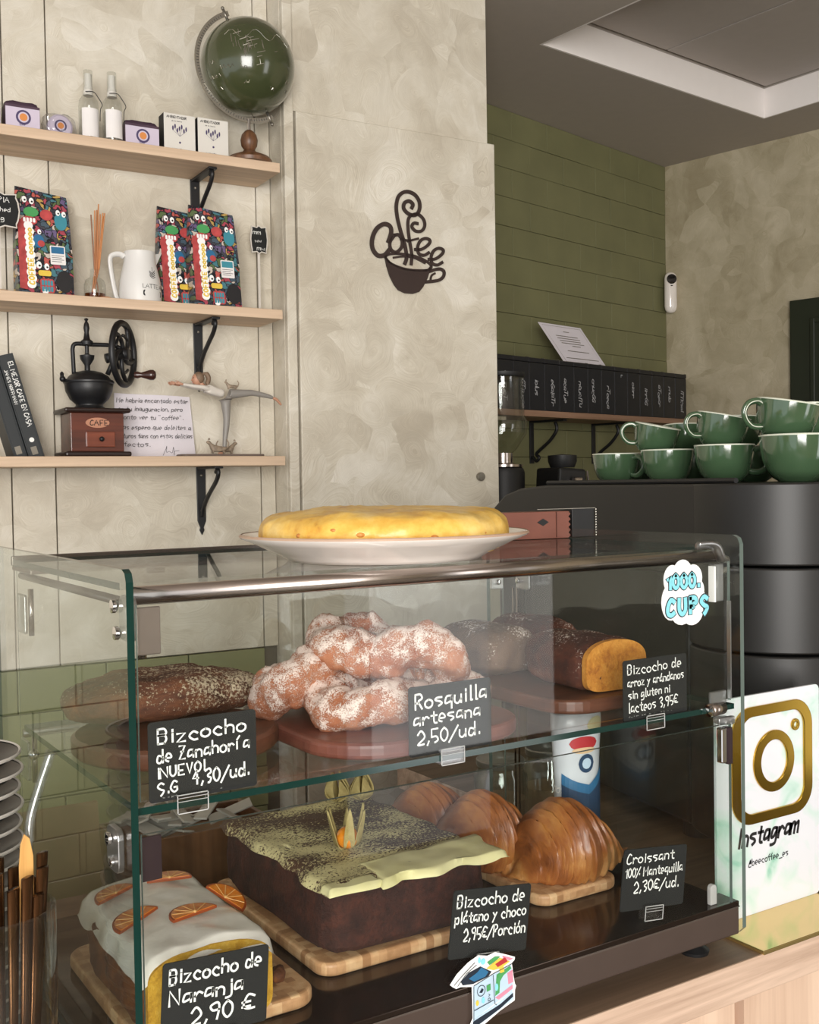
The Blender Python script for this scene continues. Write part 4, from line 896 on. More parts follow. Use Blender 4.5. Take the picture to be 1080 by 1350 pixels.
def grinder():
    x, y = .660, 1.31
    t = thing('coffee_grinder', 'black coffee grinder with clear bean hopper beside the cupboard door', 'grinder', (x, y, .0), G_ANG)
    child('body', MB().lathe([(.001, 0), (.085, 0), (.085, .25), (.060, .30), (.054, .33), (.054, .565), (.050, .575), (.001, .575)], 36), 'black', t, smooth=40)
    child('collar', MB().lathe([(.046, .575), (.050, .578), (.050, .584), (.030, .586), (.026, .588), (.026, .612), (.001, .612)], 32), 'steel', t, smooth=40)
    child('hopper', MB().lathe([(.024, .612), (.034, .620), (.060, .660), (.062, .690), (.056, .700), (.0545, .705), (.0545, .795), (.050, .797), (.050, .705), (.056, .690), (.056, .662)], 36, cap=False), 'thin_glass', t, smooth=40)
    child('lid', MB().lathe([(.055, .797), (.057, .800), (.057, .808), (.001, .812)], 36), 'black', t, smooth=40)
    child('shutter', MB().box(-.062, -.02, -.03, -.024, .69, .70), 'chrome', t, bevel=.001)
    x, y = .800, 1.25
    t = thing('tamping_press', 'small black coffee grinder with steel chute behind the machine', 'grinder', (x, y, 0), G_ANG-.3)
    child('body', MB().prism([(-.05, 0), (.05, 0), (.05, .42), (.035, .57), (-.045, .575), (-.05, .5)], -.05, .05), 'black', t, bevel=.006)
    ch = MB().box(-.012, .012, -.068, -.052, .46, .55); child('chute', ch, 'steel', t, bevel=.003)
    child('side_rail', MB().tube([(.037, -.05, .565), (.048, -.052, .47)], .003, 8), 'steel', t); child('spout', MB().tube([(-.03, -.05, .50), (-.05, -.075, .45)], .010, 10), 'steel', t, smooth=True)
    child('lever', MB().tube([(.04, -.03, .50), (.085, -.05, .475), (.10, -.055, .47)], .008, 10), 'black', t, smooth=True)
    child('hopper', MB().lathe([(.03, .575), (.036, .59), (.036, .605), (.001, .608)], 24), 'black', t, smooth=40)
grinder()
# ------------------------------------------------------------------ espresso machine
MA = math.radians(-9.8)
def machine():
    t = thing('espresso_machine', 'large matte black espresso machine with stacked green cups on top', 'espresso machine', (.196, .20, 0), MA)
    # local: y runs away from the viewer along the machine, x to the right of its near side
    ZT = .5345
    foot = [(.0, .62)] + ell(.115, .02, .115, .115, 20, 180, 270) + [(.52, -.095), (.52, .62)]
    child('lower_body', MB().prism([(.012, .60), (.012, .10), (.515, .10), (.515, .60)], .03, .44, plane='XY'), 'machine', t, bevel=.006)
    top = []
    for z, inset in ((.4225, 0), (ZT-.006, 0), (ZT, .006)): top.append((z, inset))
    for z0, z1 in ((.03, .2985), (.302, .4185), (.422, ZT)):
        child('corner_column', MB().prism(ell(.125, .04, .125, .125, 64), z0, z1, plane='XY') if z1 < .5 else MB().prism(ell(.125, .04, .1255, .1255, 64), z0, z1, plane='XY'), 'machine', t, smooth=40, bevel=.0025)
    child('front_body', MB().box(.125, .515, -.083, .11, .03, ZT-.004), 'machine', t, bevel=.004)
    prof = [(.04, ZT), (.50, ZT), (.60, ZT-.006), (.66, ZT-.018), (.705, ZT-.042), (.72, ZT-.06), (.70, .44), (.60, .40), (.04, .40)]
    child('top_housing', MB().prism(prof, .004, .52, plane='YZ'), 'machine', t, bevel=.004)
    child('cup_rail', MB().tube([(.02, .0, ZT+.004), (.02, .52, ZT+.004)], .004, 8), 'black', t)
    for x in (.06, .44):
        for y in (.14, .54): child('foot', MB().lathe([(.025, 0), (.025, .03)], 20, (x, y, 0)), 'black', t)
machine()
def cup_mesh():
    t = thing('green_cup', 'x', 'cup', (0, 0, 0), 0, 'green glazed cups on the espresso machine')
    pr = [(.001, 0), (.022, 0), (.024, .002), (.030, .006), (.0375, .015), (.0425, .030), (.0450, .045), (.0462, .0585), (.0448, .0585), (.0435, .045), (.041, .030), (.036, .017), (.028, .009), (.001, .007)]
    child('bowl', MB().lathe(pr, 48), 'cup_green', t, smooth=50)
    child('rim', MB().lathe([(.0445, .0578), (.0463, .0578), (.0466, .0592), (.0455, .0600), (.0444, .0592)], 48, cap=False), 'cup_rim', t, smooth=50)
    hp = smooth_path([(-.0430, 0, .050), (-.052, 0, .053), (-.064, 0, .048), (-.069, 0, .036), (-.064, 0, .024), (-.052, 0, .016), (-.038, 0, .017)], 5)
    h = child('handle', MB().tube(hp, .0042, 10, flat=1.35), 'cup_green', t, smooth=True)
    child('handle_edge', MB().tube([(p.x-.0002, p.y-.0055, p.z) for p in hp], .0008, 6), 'cup_rim', h, smooth=True)
    return t
cup = cup_mesh(); first = [True]
def place_cup(x, y, z, s_, rz, label, tx=0, ty=0):
    if first[0]: c = cup; c.location = (x, y, z); c.rotation_euler = (tx, ty, rz); c['label'] = label; first[0] = False
    else: c = dup(cup, (x, y, z), label=label, rot=(tx, ty, rz))
    c.scale = (s_, s_, s_); return c
ZM = .5348
# view direction is about +53 deg; handles are turned so they show as in the photo
def VD(p_, d): # point on a viewing ray is never used here: plain positions measured for each cup
    return p_
place_cup(.372, .602, ZM, .90, -.95+PI-.5, 'green cup at the far end of the lower row, handle towards the viewer')
place_cup(.377, .483, ZM, .95, 1.2+PI, 'second green cup of the lower row, under the cup with a raised loop handle')
place_cup(.360, .345, ZM, 1.0, 2.4, 'third green cup of the lower row, beside the widest cup')
place_cup(.356, .205, ZM, 1.16, 2.05, 'widest green cup at the near end of the lower row')
place_cup(.378, .520, ZM+.050, .84, -.62, 'upper green cup with raised loop handle nearest the black tins', tx=.10, ty=.20)
place_cup(.362, .360, ZM+.054, .90, -.35, 'upper green cup in the middle of the stack', tx=.10, ty=.17)
place_cup(.352, .228, ZM+.060, 1.0, -.35, 'upper green cup at the near end over the widest cup', tx=.10, ty=.14)
for i, (x, y, z, s_) in enumerate(((.49, .66, 0, .95), (.49, .53, 0, .95), (.49, .40, 0, 1.), (.49, .26, 0, 1.1), (.49, .55, .0455, .95), (.48, .42, .048, 1.0), (.48, .28, .053, 1.1))):
    place_cup(x, y, ZM+(z*1.14 if z else 0), s_*(.9 if z else 1), 2.2, 'green cup in the second row behind, %s %s' % ('upper' if z else 'lower', ['farthest', 'next to farthest', 'next to nearest', 'nearest', 'farthest', 'middle', 'nearest'][i]), tx=.08 if z else 0)

# ------------------------------------------------------------------ glass pastry case
W_, D_ = .711, .415
ZSH = .286
case = thing('pastry_case', 'two-tier glass pastry case with brown steel base and tubular top rail', 'display case', (-W_/2, 0, 0))
X0, X1 = -W_/2, W_/2   # local x
ZB, ZBT, ZTOP = .022, .0605, .4775
base = child('base', MB().box(X0+.0065, X1-.0065, .004, D_-.004, ZB, ZBT-.006), 'bronze_steel', case, bevel=.002)
child('front_lip', MB().box(X0+.0065, X1-.0065, .004, .034, ZBT-.006, ZBT), 'glossfloor', case, bevel=.001)
child('lip_highlight', MB().box(X0+.0065, X1-.0065, .0032, .0046, ZBT-.0068, ZBT-.0056), 'steel', case)  # thin bright strip added as the highlight along the lip
child('case_floor', MB().box(X0+.0065, X1-.0065, .034, D_-.006, ZBT-.0065, ZBT-.004), 'glossfloor', case)
ZF = ZBT-.004
for x in (X0+.05, X1-.047):
    for y in (.035, D_-.05): child('foot', MB().lathe([(.001, 0), (.016, 0), (.017, .004), (.010, .008), (.008, .010), (.008, .022)], 24, (x, y, 0)), 'black', case, smooth=40)
for x, nm in ((X0, 'side_glass'), (X1-.006, 'side_glass')):
    pts = [(0.0, ZB+.008), (.008, ZB), (D_+.065, ZB), (D_+.065, ZTOP), (.010, ZTOP), (.003, ZTOP-.003), (0, ZTOP-.010)]
    child(nm, MB().prism([(a, b) for a, b in pts], x, x+.006, 0, 'YZ', 1), ['glass_side', 'glass_edge' if x == X0 else 'glass_edge_lt'], case)
child('top_glass', MB().box(X0+.0065, X1-.0065, .036, D_-.004, .4585, .4645, 0, [0, 0, 0, 1, 1, 1]), ['glass', 'glass_edge'], case)
child('front_glass', MB().box(X0+.009, X1-.02, .002, .006, ZSH+.006, .4490, 0, [0, 1, 0, 0, 1, 1]), ['glass', 'glass_edge_lt'], case)
child('front_glass', MB().box(X0+.009, X1-.02, .002, .006, .0615, .2655, 0, [0, 1, 0, 0, 1, 1]), ['glass', 'glass_edge_lt'], case)
child('glass_shelf', MB().box(X0+.0085, X1-.0085, .0075, D_-.03, ZSH-.006, ZSH, 0, [0, 0, 1, 1, 1, 1]), ['glass', 'glass_edge'], case)
child('top_tube', MB().tube([(X0+.012, .026, .4545), (X1-.016, .026, .4545)], .0075, 20), 'steel', case, smooth=True)
child('back_rail', MB().box(X0+.006, X1-.006, D_-.085, D_-.002, .4530, .4575), 'plate_grey', case, bevel=.001)
child('back_lip', MB().box(X0+.006, X1-.006, D_-.003, D_+.003, .4575, .4685), 'grey_rail', case, bevel=.001)
child('rail_strip', MB().box(X0+.012, X1-.012, D_-.0125, D_-.012, .4560, .4585), 'iron', case)
child('back_tube', MB().tube([(X0+.012, D_-.008, .272), (X1-.012, D_-.008, .272)], .005, 16), 'steel', case, smooth=True)
child('side_tube', MB().tube([(X0+.012, .03, .448), (X0+.012, D_-.02, .448)], .004, 12), 'grey_rail', case, smooth=True)
def clamp(x, y, z, kind, s_=1):
    """kind: corner clamps of the glass: clear knuckle, steel plate and screws"""
    nm = 'clamp'
    c = child(nm, MB().box(x-.006, x+.006, y-.006, y+.010, z-.020, z+.012), 'acrylic_solid', case, bevel=.003)
    return c
def screw(x, y, z, par, ax='X', r=.0055):
    m = MB().lathe([(.001, -.003), (r, -.002), (r, .001), (r*.7, .0026), (.001, .003)], 16); m.xf(Matrix.Translation((x, y, z)) @ (Matrix.Rotation(PI/2, 4, 'Y') if ax == 'X' else Matrix.Rotation(PI/2, 4, 'X'))); return child('screw', m, 'chrome', par, smooth=40)
# corners by the left side glass (front top, front middle, back top, back middle)
c = child('clamp', MB().prism([(p[0], p[1]) for p in rrect(.012, .040, .418, .455, .008)], X0+.0065, X0+.013, plane='YZ'), 'acrylic_solid', case, bevel=.001)
screw(X0-.002, .026, .447, c); screw(X0-.002, .020, .426, c)
child('clamp_plate', MB().box(X0+.010, X0+.030, .0065, .0095, .408, .4465), 'plate_grey', case, bevel=.001)
child('door_pin', MB().tube([(X0+.016, .012, .405), (X0+.016, .012, .440)], .0035, 12), 'steel', case, smooth=True)
c = child('clamp', MB().prism(rrect(.016, .046, .232, .268, .008), X0-.006, X0-.0005, plane='YZ'), 'acrylic_solid', case, bevel=.001)
screw(X0-.008, .034, .258, c); screw(X0-.008, .026, .241, c, r=.0035)
child('clamp_plate', MB().box(X0+.010, X0+.027, .0065, .010, .226, .262), 'brown_plate', case, bevel=.001)
for z in (.405, .247):
    c = child('clamp', MB().prism(rrect(D_-.052, D_-.018, z-.018, z+.024, .003), X0+.0065, X0+.010, plane='YZ'), 'acrylic_solid', case, bevel=.001)
    screw(X0+.012, D_-.028, z+.012, c, r=.0045); screw(X0+.012, D_-.028, z-.010, c, r=.0045)
    child('post', MB().tube([(X0+.014, D_-.050, z-.02), (X0+.014, D_-.050, z+.03)], .003, 10), 'steel', case, smooth=True)
child('bumper', MB().ball((X0+.012, D_-.09 if False else D_-.055, .258), .006, 12, 8), 'chrome', case, smooth=True)
# right front corner
pth = smooth_path([(X1-.052, .020, .4665), (X1-.036, .018, .4672), (X1-.026, .016, .4640), (X1-.021, .016, .4555), (X1-.016, .017, .4500), (X1-.008, .020, .4490), (X1-.006, .022, .4430), (X1-.012, .020, .4385), (X1-.024, .018, .4375)], 4)
child('clamp', MB().tube(pth, .0038, 10, flat=1.6), 'acrylic_solid', case, smooth=True)
child('clamp_plate', MB().box(X1-.040, X1-.025, .0065, .012, .404, .446), 'acrylic_solid', case, bevel=.001)
child('pivot_bar', MB().box(X1-.028, X1-.010, .014, .017, .4415, .4455), 'iron', case)
child('clamp_edge', MB().box(X1-.0425, X1-.0405, .004, .013, .404, .444), 'pure', case)
for dx in (-.017, -.011): child('post', MB().tube([(X1+dx, .030, .400), (X1+dx, .030, .436)], .0018, 10), 'chrome', case, smooth=True)
child('glass_edge_strip', MB().box(X1-.0205, X1-.0190, .0015, .0065, .294, .404), 'acrylic_solid', case)
child('shelf_holder', MB().tube([(X1-.050, .006, .283), (X1-.026, .010, .283)], .0075, 16), 'steel', case, smooth=True); screw(X1-.052, .003, .283, case, r=.006)
child('clamp', MB().box(X1-.046, X1-.020, .0075, .012, .288, .303), 'acrylic_solid', case, bevel=.002)
child('clamp', MB().lathe([(.001, 0), (.012, 0), (.012, .006), (.001, .006)], 24, (X1-.011, .020, .262)).box(X1-.034, X1-.008, .0065, .012, .265, .272), 'acrylic_solid', case, smooth=40, bevel=.001)
screw(X1-.010, .012, .267, case, 'Y', .0042)
child('latch', MB().box(X1-.036, X1-.028, .0, .010, .222, .262), 'chrome', case, bevel=.002); child('latch', MB().box(X1-.027, X1-.019, .0, .010, .220, .262), 'brown_plate', case, bevel=.0015)
child('door_stop', MB().prism(ell(0, .018, .005, .005, 12, 0, 180)+[(-.005, 0), (.005, 0)], -.003, .003).xf(Matrix.Translation((X1-.040, .014, ZBT))), 'door_stop', case, bevel=.001)
# back bracket behind the tortilla plate and the back edge of the far side glass
child('clamp', MB().box(X0+.155, X0+.175, D_-.02, D_-.012, .442, .4585), 'grey_rail', case, bevel=.001)
for z in (.40, .25):
    c = child('clamp', MB().prism(rrect(D_-.04, D_-.01, z-.012, z+.012, .003), X1-.010, X1-.0065, plane='YZ'), 'acrylic_solid', case, bevel=.001); screw(X1-.012, D_-.018, z, c, r=.004)
    c = child('clamp', MB().box(X1-.055, X1-.035, D_-.014, D_-.008, z-.010, z+.012), 'acrylic_solid', case, bevel=.001); screw(X1-.045, D_-.016, z, c, 'Y', .004)
for dx in (-.016, -.009): child('back_post', MB().tube([(X1+dx, D_-.012, ZBT), (X1+dx, D_-.012, .39)], .0016, 8), 'chrome', case, smooth=True)
child('back_glass', MB().box(X0+.01, X1-.03, D_-.0075, D_-.0045, .064, .452, 0, [0, 0, 0, 0, 1, 1]), ['glass', 'glass_edge_lt'], case)

# ------------------------------------------------------------------ on top of the case
ZC_ = .4650
t = thing('dinner_plate', 'white ceramic plate carrying the potato tortilla on the case', 'plate', (-.396, .128, ZC_))
child('plate_body', MB().lathe([(.001, .003), (.085, .003), (.092, 0), (.100, 0), (.103, .003), (.116, .009), (.134, .018), (.1475, .0235), (.1490, .0255), (.1475, .0272), (.134, .0235), (.118, .015), (.105, .0095), (.001, .0085)], 96), 'white_ceramic', t, smooth=50)
child('rim_line', MB().lathe([(.1473, .0272), (.1487, .0268), (.1492, .0252), (.1484, .0270), (.1474, .0277)], 96, cap=False), 'rimbrown', t, smooth=50)
t2 = thing('potato_tortilla', 'round golden potato omelette on the white plate', 'omelette', (-.396, .128, ZC_+.009))
mb = MB(); pr = [(.001, 0), (.100, 0.0), (.116, .004), (.1265, .012), (.129, .020), (.126, .030), (.116, .037), (.100, .0405), (.075, .0425), (.035, .0435), (.001, .044)]
pr = [tuple(p) for p in smooth_path(pr, 4)]
mb.lathe([(max(.001, a), b) for a, b in pr], 140); o = child('omelette', mb, 'tortilla', t2, smooth=True); rough_up(o, .0035, 22, 2); rough_up(o, .0012, 90, 5)
m = MB(); rn = random.Random(8)
for k in range(9):
    a = -2.0+rn.uniform(-.9, .9); z = rn.uniform(.010, .026); r = .1285; x, y = r*math.cos(a), r*math.sin(a); m.ball((x*.985, y*.985, z), rn.uniform(.003, .005), 10, 6, sc=(1.3, 1.3, rn.uniform(.5, .9)))
child('potato_piece', m, 'potato', t2, smooth=True)['kind'] = 'stuff'
t2.children[1].data.materials[0] = M['potato']
t = thing('wrap_dispenser', 'brown and black foil carton with serrated edges on the case behind the plate', 'box', (-.110, .305, ZC_)); t.rotation_euler = (0, 0, -.12)
zz = [(.105-.0035*(k % 2), .036-.0045*k/1.) for k in range(9)]
child('brown_carton', MB().prism([(-.03, 0), (.105, 0)]+[(.105+(.0035 if k % 2 else 0), .036*k/10) for k in range(1, 11)]+[(-.03, .036)], 0, .035), 'copper', t, bevel=.0004)
child('fold', MB().box(.085, .0856, -.0012, -.0002, .001, .0355), 'mahog_line', t)
child('diamond_window', MB().prism([(.055, .022), (.064, .017), (.073, .022), (.064, .027)], -.0008, -.0002), 'black', t)
child('black_carton', MB().box(.112, .148, .002, .034, 0, .0395), 'black', t, bevel=.0008)
child('cutting_strip', MB().box(.055, .148, -.0010, -.0002, .0390, .0397), 'pewter', t)
m = MB()
for k in range(11): m.add([(.1485, -.001, .0016+k*.0035), (.1505, -.001, .0027+k*.0035), (.1485, -.001, .0038+k*.0035), (.1488, .001, .0027+k*.0035)], [(0, 1, 2), (0, 3, 1), (1, 3, 2)])
child('teeth', m, 'silver', t, smooth='flat')['kind'] = 'stuff'

# ------------------------------------------------------------------ price signs
def sign(x, y, z, lines, label, tiltz=0., clipx=.0, lean=.0, wr=0., sd=1):
    """x,z: lower corner of the board on its left; wr = small roll"""
    t = thing('price_sign', label, 'sign', (x, y, z), 0, 'handwritten black price signs in the pastry case'); t.rotation_euler = (lean, wr, tiltz)
    Wd, Hd = .0945, .0655
    child('board', MB().prism(rrect(0, Wd, 0, Hd, .003), 0, .0012), 'chalk', t)
    m = MB()
    for i_, (s_, lx, lx1, lz, sz, wd_) in enumerate(lines): textfit(m, s_, lx, lx1, lz, sz, wd_, y=-.0003, seed=sd+i_, jit=.3, rise=.02)
    child('lettering', m, 'ink_white', t)
    a, b = .031+clipx, .058+clipx
    cl_ = child('clip', MB().box(a, b, -.0062, -.0012, -.011, .0050).box(a, b, .0018, .0042, -.011, .0035), 'acrylic', t, bevel=.0008)
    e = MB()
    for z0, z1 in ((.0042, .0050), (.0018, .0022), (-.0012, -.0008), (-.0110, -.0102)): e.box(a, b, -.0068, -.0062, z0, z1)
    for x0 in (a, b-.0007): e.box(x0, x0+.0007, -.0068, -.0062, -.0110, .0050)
    child('clip_glint', e, 'clipline', cl_)  # pale strips that put bright glints along the clear clip
    return t
S1 = [('Bizcocho', .008, .088, .047, .0118, .0017), ('de Zanahoría', .007, .090, .0320, .0108, .0015), ('¡NUEVO!', .007, .050, .0195, .0085, .0015), ('S.G', .007, .026, .0062, .0090, .0015), ('4,30/ud.', .037, .089, .0095, .0115, .0016)]
sign(-.6915, .0125, .2865, S1, 'black sign for the carrot sponge at 4,30, above the orange loaf', clipx=-.010, sd=2)
sign(-.4425, .0125, .2868, [('Rosquilla', .007, .092, .0445, .0138, .0019), ('artesana', .005, .084, .0285, .0125, .0017), ('2,50/ud.', .009, .083, .0105, .0128, .0018)], 'black sign for the sugared doughnuts at 2,50', sd=4)
sign(-.1735, .0125, .2845, [('Bizcocho de', .006, .088, .0500, .0102, .0013), ('arroz y arándanos', .006, .091, .0370, .0092, .0012), ('sin gluten ni', .007, .070, .0240, .0090, .0012), ('lacteos 3,95€', .007, .082, .0095, .0105, .0013)], 'black sign for the rice and blueberry sponge at 3,95, uppermost by the latch', clipx=-.004, sd=6)
sign(-.687, .0125, .0880, [('Bizcocho de', .006, .090, .0475, .0122, .0018), ('Naranja', .008, .074, .0300, .0125, .0018), ('2,90 €', .026, .086, .0105, .0140, .0019)], 'black sign for the orange sponge at 2,90 in front of the iced loaf', clipx=.006, wr=.06, sd=8)
sign(-.403, .0125, .0870, [('Bizcocho de', .005, .089, .0485, .0118, .0016), ('plátano y choco', .004, .092, .0335, .0108, .0015), ('2,95€/Porción', .016, .093, .0165, .0115, .0015)], 'black sign for the banana and chocolate sponge at 2,95', clipx=-.002, wr=.13, sd=10)
sign(-.182, .0125, .0835, [('Croissant', .005, .077, .0500, .0105, .0014), ('100% Mantequilla', .004, .091, .0355, .0098, .0013), ('2,30€/ud.', .018, .087, .0190, .0115, .0015)], 'black sign for the butter croissants at 2,30', wr=.12, sd=12)

# ------------------------------------------------------------------ stickers
def sticker_cups():
    t = thing('cups_sticker', 'aqua and white bubble-letter cups sticker on the upper front glass', 'sticker', (-.1275, .0014, .3835))
    m = MB()
    for i_, (cx, cz, r, rz) in enumerate(((.016, .050, .013, .016), (.032, .058, .014, .013), (.048, .050, .014, .015), (.056, .036, .009, .012), (.014, .026, .0145, .020), (.030, .018, .018, .018), (.046, .014, .017, .0155), (.032, .038, .020, .020), (.052, .028, .014, .014), (.030, .034, .026, .026))): m.prism(ell(cx, cz, r, rz, 20), -.0005-.00002*i_, -.0001)
    child('backing', m, 'pure', t)
    def bub(s_, x, z, size, wd, seed, tr):
        a = MB(); text(a, s_, x, z, size, wd+.0024, -.0009, 0, seed=seed, track=tr, jit=.3); b = MB(); text(b, s_, x, z, size, wd, -.0012, 0, seed=seed, track=tr, jit=.3); return a, b
    a, b = bub('1000.', .0085, .0405, .0140, .0042, 3, -.1); a2, b2 = bub('CUPS', .0085, .0115, .0165, .0050, 5, .9)
    a.add(a2.v, a2.f); b.add(b2.v, b2.f); child('outline', a, 'navy', t); child('lettering', b, 'teal', t)
sticker_cups()
def sticker_machine():
    t = thing('machine_sticker', 'cartoon coffee machine sticker on the brown case base', 'sticker', (-.409, .0006, .020))
    sx, sz = .0000755*1.0, .0000735*1.0
    q = lambda x, y: ((x-125)*sx*1.33+.000, (900-y)*sz*1.25)
    Q = lambda L: [q(*p) for p in L]
    lay = [('backing', 'pure', -.0004, [[(120, 360), (200, 270), (330, 185), (450, 140), (560, 175), (650, 160), (740, 200), (890, 275), (885, 305), (850, 330), (870, 480), (885, 560), (900, 590), (885, 630), (880, 740), (700, 800), (480, 900), (345, 895), (335, 850), (375, 780), (370, 450), (240, 415), (190, 420), (150, 390)]]),
           ('machine_body', 'sky', -.0008, [[(385, 450), (610, 385), (840, 340), (858, 480), (850, 640), (640, 700), (380, 800)], [(380, 800), (860, 640), (860, 720), (420, 880), (370, 850)]]),
           ('tray_print', 'navy', -.0012, [[(375, 815), (700, 725), (855, 650), (855, 690), (700, 770), (430, 868), (372, 850)], [(240, 360), (330, 290), (470, 260), (600, 350), (560, 390), (380, 420), (260, 400)]]),
           ('basin_print', 'blue', -.0016, [[(330, 350), (430, 310), (480, 270), (560, 340), (520, 380), (390, 395)]]),
           ('splash_print', 'teal', -.0016, [ell(455, 190, 16, 32, 12), ell(500, 215, 28, 34, 12), ell(495, 622, 18, 34, 10), ell(655, 530, 18, 40, 12)]),
           ('frame_print', 'green_frame', -.0012, [[(660, 400), (820, 350), (840, 380), (740, 430), (700, 480), (690, 600), (640, 620), (650, 500)]]),
           ('food_print', 'yel', -.0016, [[(540, 300), (640, 250), (700, 230), (820, 300), (740, 330), (750, 390), (700, 395), (690, 340), (620, 340)], ell(425, 632, 18, 30, 10)]),
           ('pink_print', 'pink', -.0014, [[(790, 420), (850, 400), (860, 530), (800, 540)], [(640, 640), (850, 560), (850, 600), (680, 670)], [(730, 215), (860, 280), (820, 290), (740, 250)]]),
           ('red_print', 'red', -.0018, [[(640, 280), (760, 240), (790, 290), (670, 320)]]), ('leaf_print', 'grn', -.0018, [[(545, 235), (640, 200), (700, 215), (640, 250), (570, 270)], [(535, 480), (580, 470), (582, 535), (538, 545)], ell(700, 420, 30, 30, 10)])]
    for nm, mt, y, polys in lay:
        m = MB()
        for P_ in polys: m.prism(Q(P_), y, y+.0003)
        child(nm, m, mt, t)
    m = MB(); e = Q(ell(472, 515, 46, 56, 20)); m.ribbon(e+[e[0]], .0007, -.0016); m.prism(Q([(450, 530), (480, 490), (500, 510), (480, 540)]), -.0017, -.0015)
    m.ribbon(Q([(560, 575), (575, 590), (560, 600)]), .0006, -.0016); e = Q(ell(565, 635, 14, 16, 10)); m.ribbon(e+[e[0]], .0006, -.0016)
    for L in ([(385, 450), (380, 800)], [(615, 390), (630, 700), (650, 715)], [(385, 440), (620, 375), (850, 330)], [(390, 700), (615, 655)], [(160, 370), (250, 300), (400, 200)], [(200, 390), (300, 290), (420, 230)]): m.ribbon(Q(L), .0007, -.0017)
    child('line_print', m, 'navy', t)
sticker_machine()

# ------------------------------------------------------------------ gold outlined acrylic sign
def social_sign():
    t = thing('social_media_sign', 'white and mint acrylic sign with gold camera outline on mirrored gold base', 'sign', (.0, .0, 0)); Y = .062; x0, x1 = .022, .2135; zt = .276
    child('base', MB().box(.0105, .225, -.0165, .118, .0, .005), 'gold_base', t, bevel=.0008)
    child('panel', MB().prism(rrect(x0, x1, .005, zt, .008), Y, Y+.004), 'mint', t, bevel=.0004)
    cx = (x0+x1)/2-.008
    def ring(outer, inner, y0, y1, nm, par=t):
        m = MB(); n = len(outer)
        for y, flip in ((y0, 0), (y1, 1)):
            o_ = len(m.v); m.v += [(p[0], y, p[1]) for p in outer]+[(p[0], y, p[1]) for p in inner]
            for k in range(n): k2 = (k+1) % n; m.f.append((o_+k, o_+k2, o_+n+k2, o_+n+k)); m.mi.append(0)
        for k in range(n):
            k2 = (k+1) % n; m.f += [(k, k2, 2*n+k2, 2*n+k), (n+k, n+k2, 3*n+k2, 3*n+k)]; m.mi += [0, 0]
        return child(nm, m, 'gold', par, bevel=.0007)
    # positions measured on the panel plane
    ring(rrect(LX0, LX1, LZ0, LZ1, .034, 10), rrect(LX0+.0155, LX1-.0155, LZ0+.0125, LZ1-.0125, .022, 10), Y-.003, Y, 'camera_outline')
    mx, mz = .1235, .190
    ring(ell(mx, mz, .0375, .0385, 48), ell(mx, mz, .0245, .0265, 48), Y-.003, Y, 'lens_ring')
    ring(ell(.1645, .230, .0075, .0075, 24), ell(.1645, .230, .0035, .0035, 24), Y-.003, Y, 'flash_dot')
    m = MB(); textfit(m, 'Instagram', .058, .174, .0915, .0225, .0040, y=Y-.0004, jit=0, slant=.22, seed=1, k=6)
    textfit(m, '@beecoffee_es', .0775, .152, .0660, .0082, .0012, y=Y-.0004, jit=0); child('lettering', m, 'ink_black', t)
LX0, LX1, LZ0, LZ1 = .047, .196, .1175, .262
social_sign()
# ------------------------------------------------------------------ boards and trays
def board(name, x0, x1, y0, y1, r, z, h, mat, label, cat, rz=0):
    t = thing(name, label, cat, ((x0+x1)/2, (y0+y1)/2, z), rz); a, b = (x1-x0)/2, (y1-y0)/2
    child('slab', MB().prism(rrect(-a, a, -b, b, r, 8), 0, h, plane='XY'), mat, t, bevel=min(.004, h*.3), bseg=3)
    return t
board('serving_board', -.492, -.325, .100, .385, .020, ZF+.0002, .014, 'board', 'light bamboo board beneath the chocolate sponge', 'board')
board('serving_board', -.203, -.080, .118, .385, .020, ZF+.0002, .014, 'board', 'light bamboo board beneath the croissants', 'board')
board('serving_board', -.690, -.515, .060, .290, .024, ZF+.0002, .014, 'board', 'light bamboo board beneath the iced orange loaf', 'board')
tr = thing('doughnut_tray', 'reddish wooden tray heaped with sugared doughnuts', 'tray', (-.396, .152, ZSH+.0003))
child('slab', MB().prism(rrect(-.118, .118, -.135, .135, .07, 10), 0, .0165, plane='XY'), 'tray_red', tr, bevel=.005, bseg=3)
tr = thing('cake_stand_board', 'round walnut board beneath the carrot sponge', 'board', (-.602, .190, ZSH+.0003))
child('disc', MB().lathe([(.001, 0), (.096, 0), (.100, .004), (.100, .016), (.096, .019), (.092, .017), (.001, .016)], 64), 'darkboard', tr, smooth=50)
board('serving_board', -.215, -.018, .058, .385, .045, ZSH+.0003, .016, 'darkboard', 'walnut board beneath the cut rice sponges', 'board')

